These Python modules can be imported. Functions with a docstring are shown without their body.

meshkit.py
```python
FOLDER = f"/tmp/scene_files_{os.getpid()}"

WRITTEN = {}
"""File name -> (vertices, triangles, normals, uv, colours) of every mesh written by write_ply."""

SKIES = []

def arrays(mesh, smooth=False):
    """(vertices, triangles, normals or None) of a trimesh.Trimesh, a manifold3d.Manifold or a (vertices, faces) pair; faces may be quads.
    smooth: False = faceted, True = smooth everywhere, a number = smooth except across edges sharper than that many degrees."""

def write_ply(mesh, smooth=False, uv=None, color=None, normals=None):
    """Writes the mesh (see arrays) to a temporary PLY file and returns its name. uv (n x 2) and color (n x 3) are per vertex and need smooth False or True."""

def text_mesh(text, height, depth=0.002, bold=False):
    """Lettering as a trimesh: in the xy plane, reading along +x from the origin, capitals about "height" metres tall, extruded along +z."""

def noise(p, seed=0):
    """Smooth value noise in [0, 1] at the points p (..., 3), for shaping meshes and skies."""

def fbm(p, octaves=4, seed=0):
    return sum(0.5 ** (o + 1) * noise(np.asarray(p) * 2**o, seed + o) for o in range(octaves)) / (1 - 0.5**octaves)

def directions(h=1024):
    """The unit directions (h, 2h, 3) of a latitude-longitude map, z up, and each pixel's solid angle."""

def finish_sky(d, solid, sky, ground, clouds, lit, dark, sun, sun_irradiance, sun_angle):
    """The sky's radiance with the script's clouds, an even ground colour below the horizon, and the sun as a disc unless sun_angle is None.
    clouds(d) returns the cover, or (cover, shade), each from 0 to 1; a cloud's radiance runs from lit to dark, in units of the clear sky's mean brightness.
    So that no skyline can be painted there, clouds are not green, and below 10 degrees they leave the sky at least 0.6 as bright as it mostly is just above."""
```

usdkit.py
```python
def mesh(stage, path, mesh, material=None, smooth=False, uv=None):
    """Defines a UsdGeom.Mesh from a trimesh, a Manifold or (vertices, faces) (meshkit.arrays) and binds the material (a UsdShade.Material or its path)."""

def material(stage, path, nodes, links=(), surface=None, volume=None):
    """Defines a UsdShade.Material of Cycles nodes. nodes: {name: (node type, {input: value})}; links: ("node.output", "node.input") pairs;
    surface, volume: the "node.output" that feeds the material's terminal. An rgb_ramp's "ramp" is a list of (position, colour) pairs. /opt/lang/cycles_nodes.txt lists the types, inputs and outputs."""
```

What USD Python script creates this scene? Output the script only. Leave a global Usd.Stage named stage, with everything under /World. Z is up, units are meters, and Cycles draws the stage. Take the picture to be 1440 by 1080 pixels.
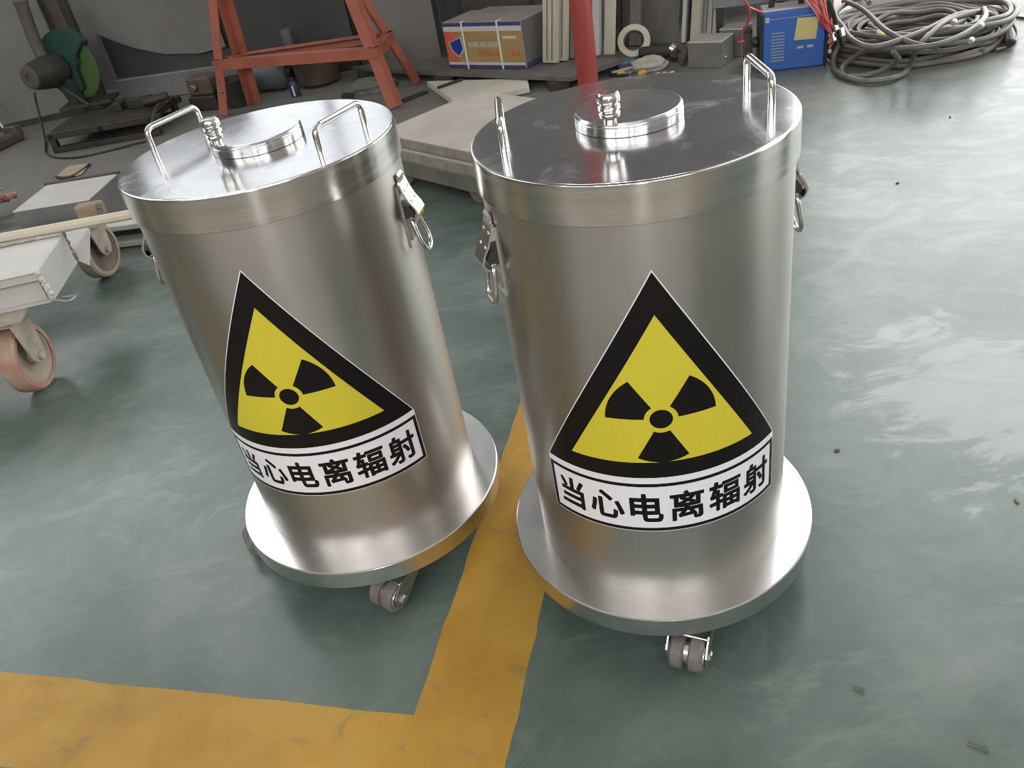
import math, json, random
import numpy as np, trimesh, usdkit, meshkit
from pxr import Usd, UsdGeom, UsdLux, UsdShade, Gf, Sdf, Vt
from shapely.geometry import Polygon, box as sbox, Point
from shapely import affinity

stage = Usd.Stage.CreateInMemory()
UsdGeom.SetStageUpAxis(stage, 'Z'); UsdGeom.SetStageMetersPerUnit(stage, 1.0)
UsdGeom.Xform.Define(stage, '/World'); UsdGeom.Scope.Define(stage, '/World/Looks')
rng = random.Random(7); nrng = np.random.default_rng(7)

# ------------------------------------------------------------------ camera, sky, daylight, exposure
CAM_H, PITCH, ROLL, FOC = 1.0731, 0.5994, -0.1908, 1139.9          # metres, radians, focal length in pixels of a 1440 wide picture
EXPOSURE = 0.55
_f = np.array([0, math.cos(PITCH), -math.sin(PITCH)]); _r0 = np.array([1.0, 0, 0]); _u0 = np.cross(_r0, _f)
_r = math.cos(ROLL) * _r0 + math.sin(ROLL) * _u0; _u = -math.sin(ROLL) * _r0 + math.cos(ROLL) * _u0
cam = UsdGeom.Camera.Define(stage, '/World/camera')
cam.CreateHorizontalApertureAttr(36.0); cam.CreateVerticalApertureAttr(27.0); cam.CreateFocalLengthAttr(36.0 * FOC / 1440)
cam.CreateClippingRangeAttr(Gf.Vec2f(0.05, 200)); cam.CreateExposureAttr(EXPOSURE)
_m = Gf.Matrix4d(*_r, 0, *_u, 0, *(-_f), 0, 0, 0, CAM_H, 1)
cam.AddTransformOp().Set(_m)

RA = math.radians(-18.3)                                             # the hall is turned against the camera: U along the back wall, V towards it
UU = np.array([math.cos(RA), math.sin(RA), 0]); VV = np.array([-math.sin(RA), math.cos(RA), 0])
def W(u, v, z=0.0): return UU * u + VV * v + np.array([0, 0, z])
U0, U1, V0, V1, HZ = -7.2, 5.5, -4.2, 5.0, 6.8                       # inside faces of the hall

dome = UsdLux.DomeLight.Define(stage, '/World/sky'); dome.CreateIntensityAttr(0.35); dome.CreateColorAttr(Gf.Vec3f(0.93, 0.97, 1.0))
# daylight: wall, from, to (along the wall), sill, head, radiance
OPENINGS = [
    ('back', -7.1, -4.42, 2.8, 6.3, 3.0),
    ('back', -4.40, -2.6, 3.9, 6.3, 3.0),
    ('back', -4.3, -1.7, 1.0, 2.9, 0.16),
    ('back', 0.36, 4.7, 0.0, 5.6, 2.3),
    ('left', 1.6, 4.9, 2.6, 6.0, 2.2),
    ('right', 1.4, 4.2, 0.0, 3.6, 1.8),
    ('front', 0.62, 1.12, 0.5, 4.6, 5.0),
    ('front', -5.2, -2.6, 2.4, 4.8, 4.6),
    ('front', -2.2, 0.2, 2.4, 4.8, 4.6),
    ('front', 1.6, 4.6, 2.4, 4.8, 4.6),
]
def opening_frame(wall, a, b, z0, z1, off):
    """centre, inward direction and along direction of an opening, off metres outside the inner face"""
    mid, z = (a + b) / 2, (z0 + z1) / 2
    if wall == 'back': return W(mid, V1 + off, z), -VV, UU
    if wall == 'front': return W(mid, V0 - off, z), VV, -UU
    if wall == 'right': return W(U1 + off, mid, z), -UU, -VV
    return W(U0 - off, mid, z), UU, VV
for k, (wall, a, b, z0, z1, L) in enumerate(OPENINGS):
    c, n, al = opening_frame(wall, a, b, z0, z1, 0.19)
    li = UsdLux.RectLight.Define(stage, '/World/daylight' + ('_%03d' % k if k else ''))
    li.CreateWidthAttr(b - a); li.CreateHeightAttr(z1 - z0); li.CreateIntensityAttr(L); li.CreateColorAttr(Gf.Vec3f(1.0, 0.985, 0.97))
    zz = -n; yy = np.array([0, 0, 1.0]); xx = np.cross(yy, zz)
    li.AddTransformOp().Set(Gf.Matrix4d(*xx, 0, *yy, 0, *zz, 0, *c, 1))

# ------------------------------------------------------------------ helpers
def P(px, py, z=0.0):
    """the point at height z that stands at this place of the photograph"""
    d = _f + (px - 720) / FOC * _r - (py - 540) / FOC * _u
    return np.array([0, 0, CAM_H]) + (z - CAM_H) / d[2] * d
used = {}
def numbered(path):
    if path not in used: used[path] = 0; return path
    used[path] += 1; return '%s_%03d' % (path, used[path])
def tag(prim, label=None, cat=None, group=None, kind=None):
    for k, v in (('label', label), ('category', cat), ('group', group), ('kind', kind)):
        if v: prim.SetCustomDataByKey(k, v)
    return prim
def thing(name, label, cat, loc=(0, 0, 0), rotz=0.0, group=None):
    x = UsdGeom.Xform.Define(stage, numbered('/World/' + name))
    x.AddTranslateOp().Set(Gf.Vec3d(*map(float, loc))); x.AddRotateZOp().Set(float(rotz))
    return tag(x.GetPrim(), label, cat, group)
def obj(name, mesh, mat, parent=None, smooth=30, label=None):
    path = numbered((str(parent.GetPath()) if parent else '/World') + '/' + name)
    p = usdkit.mesh(stage, path, mesh, LOOK[mat], smooth=smooth).GetPrim()
    if label: tag(p, label)
    return p
def struct(name, mesh, mat, parent=None, smooth=False):
    p = obj(name, mesh, mat, parent, smooth)
    if parent is None: tag(p, kind='structure')
    return p
cat_ = trimesh.util.concatenate
def bx(sx, sy, sz, c=(0, 0, 0), b=0.0, rz=0.0):
    """box with chamfered edges"""
    h = np.array([sx, sy, sz]) / 2
    if b <= 0: m = trimesh.creation.box([sx, sy, sz])
    else:
        b = min(b, h.min() * 0.9); pts = []
        for s in np.ndindex(2, 2, 2):
            s = np.array(s) * 2 - 1
            for k in range(3):
                q = h - b; q[k] = h[k]; pts.append(s * q)
        m = trimesh.convex.convex_hull(np.array(pts))
    if rz: m.apply_transform(trimesh.transformations.rotation_matrix(rz, [0, 0, 1]))
    m.apply_translation(c); return m
def frame_of(axis):
    z = np.asarray(axis, float); z = z / np.linalg.norm(z)
    x = np.cross([0, 0, 1.0] if abs(z[2]) < 0.95 else [0, 1.0, 0], z); x /= np.linalg.norm(x)
    return np.stack([x, np.cross(z, x), z], 1)
def place(m, axis=None, at=(0, 0, 0), cols=None):
    T = np.eye(4); T[:3, :3] = frame_of(axis) if cols is None else np.stack([np.asarray(c, float) for c in cols], 1); T[:3, 3] = at
    m = m.copy(); m.apply_transform(T); return m
def lathe(prof, n=48, arc=None):
    prof = np.array(prof, float); a = np.arange(n) * 2 * np.pi / n
    v = np.stack([prof[:, 0, None] * np.cos(a), prof[:, 0, None] * np.sin(a), np.repeat(prof[:, 1:2], n, 1)], -1).reshape(-1, 3)
    f = []
    for i in range(len(prof) - 1):
        for j in range(n):
            k = (j + 1) % n; A, B, C, D = i * n + j, i * n + k, (i + 1) * n + k, (i + 1) * n + j
            if prof[i, 0] > 1e-9: f.append((A, B, C))
            if prof[i + 1, 0] > 1e-9: f.append((A, C, D))
    m = trimesh.Trimesh(v, f, process=False); m.merge_vertices(); m.update_faces(m.nondegenerate_faces()); return m
def rod(p0, p1, r, n=20, b=None):
    p0, p1 = np.asarray(p0, float), np.asarray(p1, float); L = np.linalg.norm(p1 - p0); b = min(r * 0.25 if b is None else b, L * 0.4)
    return place(lathe([(0, 0), (r - b, 0), (r, b), (r, L - b), (r - b, L), (0, L)], n), p1 - p0, p0)
def sweep(path, r, n=10, closed=False):
    p = np.asarray(path, float); N = len(p)
    t = (np.roll(p, -1, 0) - np.roll(p, 1, 0)) if closed else np.gradient(p, axis=0)
    t /= np.linalg.norm(t, axis=1, keepdims=True) + 1e-12
    x = np.cross(t[0], [0, 0, 1.0] if abs(t[0][2]) < 0.9 else [1.0, 0, 0]); x /= np.linalg.norm(x); fr = []
    for k in range(N):
        x = x - t[k] * (x @ t[k]); x /= np.linalg.norm(x); fr.append((x, np.cross(t[k], x)))
    if closed:                                                      # spread the twist that is left over
        e = math.atan2(fr[0][1] @ fr[-1][0], fr[0][0] @ fr[-1][0])
        fr = [(math.cos(-e * k / N) * a + math.sin(-e * k / N) * b, -math.sin(-e * k / N) * a + math.cos(-e * k / N) * b) for k, (a, b) in enumerate(fr)]
    a = np.arange(n) * 2 * np.pi / n; rr = np.broadcast_to(r, (N,))
    v = np.concatenate([p[k] + rr[k] * (np.cos(a)[:, None] * fr[k][0] + np.sin(a)[:, None] * fr[k][1]) for k in range(N)])
    f = []
    for i in range(N if closed else N - 1):
        i2 = (i + 1) % N
        for j in range(n):
            k = (j + 1) % n; f += [(i * n + j, i * n + k, i2 * n + k), (i * n + j, i2 * n + k, i2 * n + j)]
    if not closed:
        v = np.vstack([v, p[0], p[-1]])
        for j in range(n): k = (j + 1) % n; f += [(N * n, k, j), (N * n + 1, (N - 1) * n + j, (N - 1) * n + k)]
    m = trimesh.Trimesh(v, f, process=False)
    if m.volume < 0: m.invert()
    return m
def smooth_path(pts, n=60, closed=False):
    from scipy.interpolate import splprep, splev
    p = np.asarray(pts, float)
    if closed: p = np.vstack([p, p[:1]])
    d = np.r_[0, np.cumsum(np.linalg.norm(np.diff(p, axis=0), axis=1))]
    tck, _ = splprep(p.T, u=d / d[-1], s=0, k=min(3, len(p) - 1), per=closed)
    return np.array(splev(np.linspace(0, 1, n, endpoint=not closed), tck)).T
def rounded(pts, r, n=6):
    """polyline with its inner corners rounded"""
    p = [np.asarray(q, float) for q in pts]; out = [p[0]]
    for a, b, c in zip(p, p[1:], p[2:]):
        d1 = (a - b) / np.linalg.norm(a - b); d2 = (c - b) / np.linalg.norm(c - b)
        for t in np.linspace(0, 1, n): out.append((1 - t) ** 2 * (b + d1 * r) + 2 * t * (1 - t) * b + t * t * (b + d2 * r))
    return np.array(out + [p[-1]])
def extrude(poly, depth, cols, at):
    """polygon (x, y) with thickness along the third of cols, the middle of the thickness at 0"""
    poly = poly if hasattr(poly, 'exterior') else Polygon(poly)
    m = trimesh.creation.extrude_polygon(poly, depth, engine='earcut'); m.apply_translation((0, 0, -depth / 2))
    return place(m, cols=cols, at=at)
def slab(corners, z0, z1, b=0.004):
    """a flat plate over four floor points"""
    c = np.array([q[:2] for q in corners], float); mid = c.mean(0); d = c - mid; L = np.linalg.norm(d, axis=1, keepdims=True)
    pts = [np.r_[q, z] for q in mid + d * (1 - b / L) for z in (z0, z1)] + [np.r_[q, z] for q in c for z in (z0 + b, z1 - b)]
    return trimesh.convex.convex_hull(np.array(pts))

# ------------------------------------------------------------------ materials
LOOK = {}
def look(name, c1, c2=None, rough=0.5, metal=0.0, scale=6.0, bump=0.0, bscale=60.0, stretch=(1, 1, 1), spec=0.5, detail=5.0, lo=0.35, hi=0.65, rvar=0.0, tangent=None, aniso=0.0, coat=0.0):
    c2 = c1 if c2 is None else c2
    n = {'tc': ('texture_coordinate', {}), 'mp': ('mapping', {'scale': stretch}), 'n': ('noise_texture', {'scale': scale, 'detail': detail, 'roughness': 0.6}),
         'r': ('rgb_ramp', {'ramp': [(0, c1), (lo, c1), (hi, c2), (1, c2)]}),
         'p': ('principled_bsdf', {'roughness': rough, 'metallic': metal, 'specular_ior_level': spec, 'anisotropic': aniso, 'coat_weight': coat})}
    l = [('tc.object', 'mp.vector'), ('mp.vector', 'n.vector'), ('n.fac', 'r.fac'), ('r.color', 'p.base_color')]
    if rvar:
        n['rr'] = ('map_range', {'from_min': 0.3, 'from_max': 0.7, 'to_min': max(0.03, rough - rvar), 'to_max': rough + rvar, 'clamp': True}); l += [('n.fac', 'rr.value'), ('rr.result', 'p.roughness')]
    if bump:
        n['bn'] = ('noise_texture', {'scale': bscale, 'detail': 4.0}); n['b'] = ('bump', {'strength': bump, 'distance': 0.004})
        l += [('mp.vector', 'bn.vector'), ('bn.fac', 'b.height'), ('b.normal', 'p.normal')]
    if tangent:
        n['t'] = ('combine_xyz', {'x': tangent[0], 'y': tangent[1], 'z': tangent[2]}); l += [('t.vector', 'p.tangent')]
    LOOK[name] = usdkit.material(stage, '/World/Looks/' + name, n, l, surface='p.BSDF')

look('steel_body', (0.48, 0.453, 0.42), (0.52, 0.493, 0.46), rough=0.36, metal=1.0, scale=3, stretch=(1, 1, 0.5), tangent=(0.05, 0.03, 1), aniso=0.55, rvar=0.03, bump=0.02, bscale=30)
look('steel_band', (0.57, 0.55, 0.52), (0.66, 0.645, 0.62), rough=0.20, metal=1.0, scale=1.5, stretch=(1, 1, 60), tangent=(0.05, 0.03, 1), aniso=0.5, rvar=0.05, lo=0.3, hi=0.7)
look('steel_top', (0.54, 0.53, 0.545), (0.60, 0.59, 0.605), rough=0.155, metal=1.0, scale=7, stretch=(1, 2.5, 1), rvar=0.03, lo=0.3, hi=0.7)
LOOK['steel_lid_face'] = usdkit.material(stage, '/World/Looks/steel_lid_face', {       # brushed sheet with dusty finger smudges
    'tc': ('texture_coordinate', {}), 'mp': ('mapping', {'scale': (1, 2.5, 1)}), 'n': ('noise_texture', {'scale': 7.0, 'detail': 5.0}), 'n2': ('noise_texture', {'scale': 17.0, 'detail': 5.0, 'roughness': 0.6, 'distortion': 0.5}),
    'r': ('rgb_ramp', {'ramp': [(0, (0.53, 0.52, 0.54)), (1, (0.59, 0.58, 0.60))]}), 'rr': ('map_range', {'from_min': 0.3, 'from_max': 0.7, 'to_min': 0.125, 'to_max': 0.18, 'clamp': True}),
    's': ('map_range', {'from_min': 0.56, 'from_max': 0.80, 'to_min': 0.0, 'to_max': 0.9, 'clamp': True}), 'a': ('math', {'math_type': 'multiply_add', 'value2': 0.16}), 'me': ('math', {'math_type': 'multiply_add', 'value2': -0.22, 'value3': 1.0}), 'p': ('principled_bsdf', {})},
    [('tc.object', 'mp.vector'), ('mp.vector', 'n.vector'), ('tc.object', 'n2.vector'), ('n.fac', 'r.fac'), ('r.color', 'p.base_color'), ('n.fac', 'rr.value'), ('n2.fac', 's.value'), ('s.result', 'a.value1'), ('rr.result', 'a.value3'), ('a.value', 'p.roughness'), ('s.result', 'me.value1'), ('me.value', 'p.metallic')], surface='p.BSDF')
look('steel_hatch', (0.58, 0.57, 0.585), (0.66, 0.65, 0.665), rough=0.21, metal=1.0, scale=9, stretch=(3, 1, 1), rvar=0.04)
look('steel_disc', (0.66, 0.64, 0.64), (0.74, 0.725, 0.725), rough=0.24, metal=1.0, scale=4, rvar=0.02)
look('chrome', (0.66, 0.64, 0.61), rough=0.14, metal=1.0)
look('bright_steel', (0.62, 0.60, 0.58), (0.7, 0.68, 0.66), rough=0.22, metal=1.0, scale=40, rvar=0.06)
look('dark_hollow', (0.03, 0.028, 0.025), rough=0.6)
look('zinc', (0.42, 0.40, 0.37), (0.55, 0.53, 0.5), rough=0.33, metal=1.0, scale=30)
look('grey_rubber', (0.13, 0.115, 0.108), (0.19, 0.172, 0.162), rough=0.55, scale=30)
look('vinyl_white', (0.80, 0.77, 0.80), rough=0.35)
look('vinyl_black', (0.008, 0.006, 0.006), rough=0.4, spec=0.2)
look('vinyl_yellow', (0.62, 0.52, 0.035), (0.66, 0.55, 0.04), rough=0.38, scale=2)
look('wall_paint', (0.16, 0.155, 0.15), (0.20, 0.195, 0.185), rough=0.7, scale=1.2, bump=0.1)
look('wall_pale', (0.45, 0.44, 0.42), (0.52, 0.51, 0.49), rough=0.7, scale=1.0, bump=0.1)
look('roof_sheet', (0.46, 0.45, 0.44), (0.52, 0.51, 0.50), rough=0.6, scale=0.8)
look('frame_grey', (0.20, 0.20, 0.20), rough=0.5)
LOOK['window_glass'] = usdkit.material(stage, '/World/Looks/window_glass',
    {'w': ('layer_weight', {'blend': 0.5}), 'e': ('math', {'math_type': 'power', 'value2': 5.0}), 'f': ('math', {'math_type': 'multiply_add', 'value2': 0.9, 'value3': 0.04}),
     't': ('transparent_bsdf', {'color': (0.97, 0.98, 0.98)}), 'g': ('glossy_bsdf', {'color': (1, 1, 1), 'roughness': 0.02}), 'm': ('mix_closure', {})},
    [('w.facing', 'e.value1'), ('e.value', 'f.value1'), ('f.value', 'm.fac'), ('t.BSDF', 'm.closure1'), ('g.BSDF', 'm.closure2')], surface='m.closure')

# the green coated floor: coat colour, scuffs of dust, dirt that thickens in the work corner along the back wall
LOOK['floor_coat'] = usdkit.material(stage, '/World/Looks/floor_coat', {
    'g': ('geometry', {}), 'mp': ('mapping', {'scale': (1, 1, 1), 'rotation': (0, 0, -0.32)}), 'mps': ('mapping', {'scale': (1.0, 1.7, 1), 'rotation': (0, 0, 0.5)}),
    'n1': ('noise_texture', {'scale': 1.6, 'detail': 8.0, 'roughness': 0.62, 'distortion': 0.6}),
    'n2': ('noise_texture', {'scale': 5.0, 'detail': 9.0, 'roughness': 0.7, 'distortion': 1.2}),
    'n3': ('noise_texture', {'scale': 26.0, 'detail': 6.0, 'roughness': 0.65}),
    'r1': ('rgb_ramp', {'ramp': [(0, (0.045, 0.072, 0.058)), (0.36, (0.062, 0.094, 0.078)), (0.50, (0.090, 0.124, 0.106)), (0.64, (0.145, 0.170, 0.152)), (1, (0.19, 0.21, 0.19))]}),
    'r2': ('rgb_ramp', {'ramp': [(0, (0, 0, 0)), (0.53, (0, 0, 0)), (0.70, (1, 1, 1)), (1, (1, 1, 1))]}),
    'm1': ('mix', {'color2': (0.22, 0.25, 0.22)}), 'f1': ('math', {'math_type': 'multiply', 'value2': 0.45}),
    'v': ('vector_math', {'math_type': 'dot_product', 'vector2': tuple(VV * 0.92 - UU * 0.30)}),
    'vn': ('math', {'math_type': 'multiply_add', 'value2': 1.3, 'value3': -0.65}), 'va': ('math', {'math_type': 'add'}),
    'vr': ('map_range', {'from_min': 2.5, 'from_max': 4.1, 'to_min': 0, 'to_max': 0.85, 'clamp': True}),
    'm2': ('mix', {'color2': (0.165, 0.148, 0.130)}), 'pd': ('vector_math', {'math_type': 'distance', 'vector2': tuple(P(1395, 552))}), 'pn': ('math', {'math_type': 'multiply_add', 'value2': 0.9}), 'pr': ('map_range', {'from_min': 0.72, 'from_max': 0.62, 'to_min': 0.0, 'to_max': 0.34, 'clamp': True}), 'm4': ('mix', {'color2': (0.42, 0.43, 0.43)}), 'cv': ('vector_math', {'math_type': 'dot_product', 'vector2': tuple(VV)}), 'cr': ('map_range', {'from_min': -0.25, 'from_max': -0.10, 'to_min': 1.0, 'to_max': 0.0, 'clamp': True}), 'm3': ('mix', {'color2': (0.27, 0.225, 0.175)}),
    'rr': ('map_range', {'from_min': 0.3, 'from_max': 0.72, 'to_min': 0.24, 'to_max': 0.46, 'clamp': True}), 'ra': ('math', {'math_type': 'multiply_add', 'value2': 0.25}),
    'b': ('bump', {'strength': 0.06, 'distance': 0.004}),
    'p': ('principled_bsdf', {'specular_ior_level': 0.55})},
    [('g.position', 'mp.vector'), ('g.position', 'mps.vector'), ('mp.vector', 'n1.vector'), ('mps.vector', 'n2.vector'), ('mp.vector', 'n3.vector'),
     ('n1.fac', 'r1.fac'), ('n2.fac', 'r2.fac'), ('r2.color', 'f1.value1'), ('f1.value', 'm1.fac'), ('r1.color', 'm1.color1'),
     ('g.position', 'v.vector1'), ('n1.fac', 'vn.value1'), ('v.value', 'va.value1'), ('vn.value', 'va.value2'), ('va.value', 'vr.value'), ('vr.result', 'm2.fac'), ('m1.color', 'm2.color1'),
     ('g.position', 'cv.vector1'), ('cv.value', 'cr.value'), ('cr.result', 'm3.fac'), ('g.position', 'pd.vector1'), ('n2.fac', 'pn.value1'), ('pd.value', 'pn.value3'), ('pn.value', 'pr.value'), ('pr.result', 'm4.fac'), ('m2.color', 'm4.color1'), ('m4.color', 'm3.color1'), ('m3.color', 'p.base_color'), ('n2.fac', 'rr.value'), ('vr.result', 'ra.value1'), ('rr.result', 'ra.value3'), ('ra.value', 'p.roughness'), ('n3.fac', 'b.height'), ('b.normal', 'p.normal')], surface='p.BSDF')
LOOK['line_paint'] = usdkit.material(stage, '/World/Looks/line_paint', {
    'g': ('geometry', {}), 'n1': ('noise_texture', {'scale': 4.0, 'detail': 8.0, 'roughness': 0.65}), 'n2': ('noise_texture', {'scale': 17.0, 'detail': 8.0, 'roughness': 0.7, 'distortion': 0.8}),
    'r1': ('rgb_ramp', {'ramp': [(0, (0.27, 0.135, 0.024)), (0.38, (0.37, 0.195, 0.028)), (0.55, (0.45, 0.255, 0.042)), (0.72, (0.42, 0.26, 0.075)), (1, (0.36, 0.24, 0.10))]}),
    'r2': ('rgb_ramp', {'ramp': [(0, (0, 0, 0)), (0.58, (0, 0, 0)), (0.70, (0.75, 0.75, 0.75)), (1, (1, 1, 1))]}), 'm': ('mix', {'color2': (0.20, 0.165, 0.10)}),
    'rr': ('map_range', {'from_min': 0.3, 'from_max': 0.7, 'to_min': 0.42, 'to_max': 0.6, 'clamp': True}), 'p': ('principled_bsdf', {'specular_ior_level': 0.35})},
    [('g.position', 'n1.vector'), ('g.position', 'n2.vector'), ('n1.fac', 'r1.fac'), ('n2.fac', 'r2.fac'), ('r2.color', 'm.fac'), ('r1.color', 'm.color1'), ('m.color', 'p.base_color'), ('n2.fac', 'rr.value'), ('rr.result', 'p.roughness')], surface='p.BSDF')

# ------------------------------------------------------------------ the hall
def uvbox(u0, u1, v0, v1, z0, z1):
    m = trimesh.creation.box([u1 - u0, v1 - v0, z1 - z0]); return place(m, cols=(UU, VV, (0, 0, 1)), at=W((u0 + u1) / 2, (v0 + v1) / 2, (z0 + z1) / 2))
T = 0.2
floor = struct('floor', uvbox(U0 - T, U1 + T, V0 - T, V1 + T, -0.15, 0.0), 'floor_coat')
struct('ceiling', uvbox(U0 - T, U1 + T, V0 - T, V1 + T, HZ, HZ + 0.15), 'roof_sheet')
def wall(name, w, a0, a1, mat):
    """a wall as the pieces that its openings leave"""
    ops = [o for o in OPENINGS if o[0] == w]; parts = []
    xs = sorted({a0, a1} | {o[1] for o in ops} | {o[2] for o in ops})
    def piece(a, b, z0, z1):
        if z1 - z0 < 1e-3: return
        parts.append({'back': lambda: uvbox(a, b, V1, V1 + T, z0, z1), 'front': lambda: uvbox(a, b, V0 - T, V0, z0, z1), 'right': lambda: uvbox(U1, U1 + T, a, b, z0, z1), 'left': lambda: uvbox(U0 - T, U0, a, b, z0, z1)}[w]())
    for a, b in zip(xs, xs[1:]):
        z = 0.0
        for o in sorted([o for o in ops if o[1] <= a + 1e-6 and o[2] >= b - 1e-6], key=lambda o: o[3]): piece(a, b, z, o[3]); z = o[4]
        piece(a, b, z, HZ)
    return struct(name, cat_(parts), mat)
wall('wall_back', 'back', U0, U1, 'wall_paint'); wall('wall_front', 'front', U0, U1, 'wall_pale')
wall('wall_right', 'right', V0 - T, V1 + T, 'wall_pale'); wall('wall_left', 'left', V0 - T, V1 + T, 'wall_paint')
kw = kd = 0
for (w, a, b, z0, z1, L) in OPENINGS:
    door = z0 < 0.1
    if door: kd += 1; name, part = 'door_%d' % kd, 'door_frame'
    else: kw += 1; name, part = 'window_%d' % kw, 'window_frame'
    x = UsdGeom.Xform.Define(stage, '/World/' + name).GetPrim(); tag(x, kind='structure')
    c, n, al = opening_frame(w, a, b, z0, z1, 0.08); wd, ht = b - a, z1 - z0; e = 0.05
    def fb(s0, s1, t0, t1, d=0.08):
        return place(bx(s1 - s0, t1 - t0, d, ((s0 + s1) / 2, (t0 + t1) / 2, 0), 0.006), cols=(al, (0, 0, 1), np.cross(al, (0, 0, 1))), at=c)
    fr = [fb(-wd / 2, -wd / 2 + e, -ht / 2, ht / 2), fb(wd / 2 - e, wd / 2, -ht / 2, ht / 2), fb(-wd / 2, wd / 2, ht / 2 - e, ht / 2)]
    if not door:
        fr.append(fb(-wd / 2, wd / 2, -ht / 2, -ht / 2 + e)); k = max(1, round(wd / 0.9)); q = max(1, round(ht / 1.1))
        fr += [fb(-wd / 2 + wd * i / k - 0.02, -wd / 2 + wd * i / k + 0.02, -ht / 2, ht / 2, 0.05) for i in range(1, k)]
        fr += [fb(-wd / 2, wd / 2, -ht / 2 + ht * i / q - 0.02, -ht / 2 + ht * i / q + 0.02, 0.05) for i in range(1, q)]
    obj(part, cat_(fr), 'frame_grey', x, smooth=False)
    if not door: obj('pane', fb(-wd / 2 + e, wd / 2 - e, -ht / 2 + e, ht / 2 - e, 0.006), 'window_glass', x, smooth=False)

# the two painted safety lines (parts of the floor), a hair thick with slightly ragged edges
def ragged(p0, p1, n, amp, seed):
    t = np.linspace(0, 1, n)[:, None]; p = np.array(p0) * (1 - t) + np.array(p1) * t; d = np.array(p1) - np.array(p0); nn = np.array([-d[1], d[0]]) / np.linalg.norm(d)
    return p + nn * (meshkit.fbm(np.c_[t[:, 0] * 60, np.full(n, seed * 3.7), np.zeros(n)], 3, seed) - 0.5)[:, None] * amp
def edge(p0, p1, n, seed): return [tuple(q) for q in ragged(p0, p1, n, 0.006, seed)]
_L = edge((-0.464, 0.636), (-0.446, 2.6), 160, 3) + edge((-0.300, 2.6), (-0.306, 0.478), 160, 4) + edge((-0.306, 0.478), (-4.6, 0.478), 200, 5) + edge((-4.6, 0.634), (-0.464, 0.636), 200, 6)
_m = trimesh.creation.extrude_polygon(Polygon(_L).buffer(0), 0.0006, engine='earcut'); _m.apply_translation((0, 0, -0.0001))
obj('painted_line', place(_m, cols=(UU, VV, (0, 0, 1))), 'line_paint', floor, smooth=False, label='worn yellow safety line with a corner')

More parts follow.
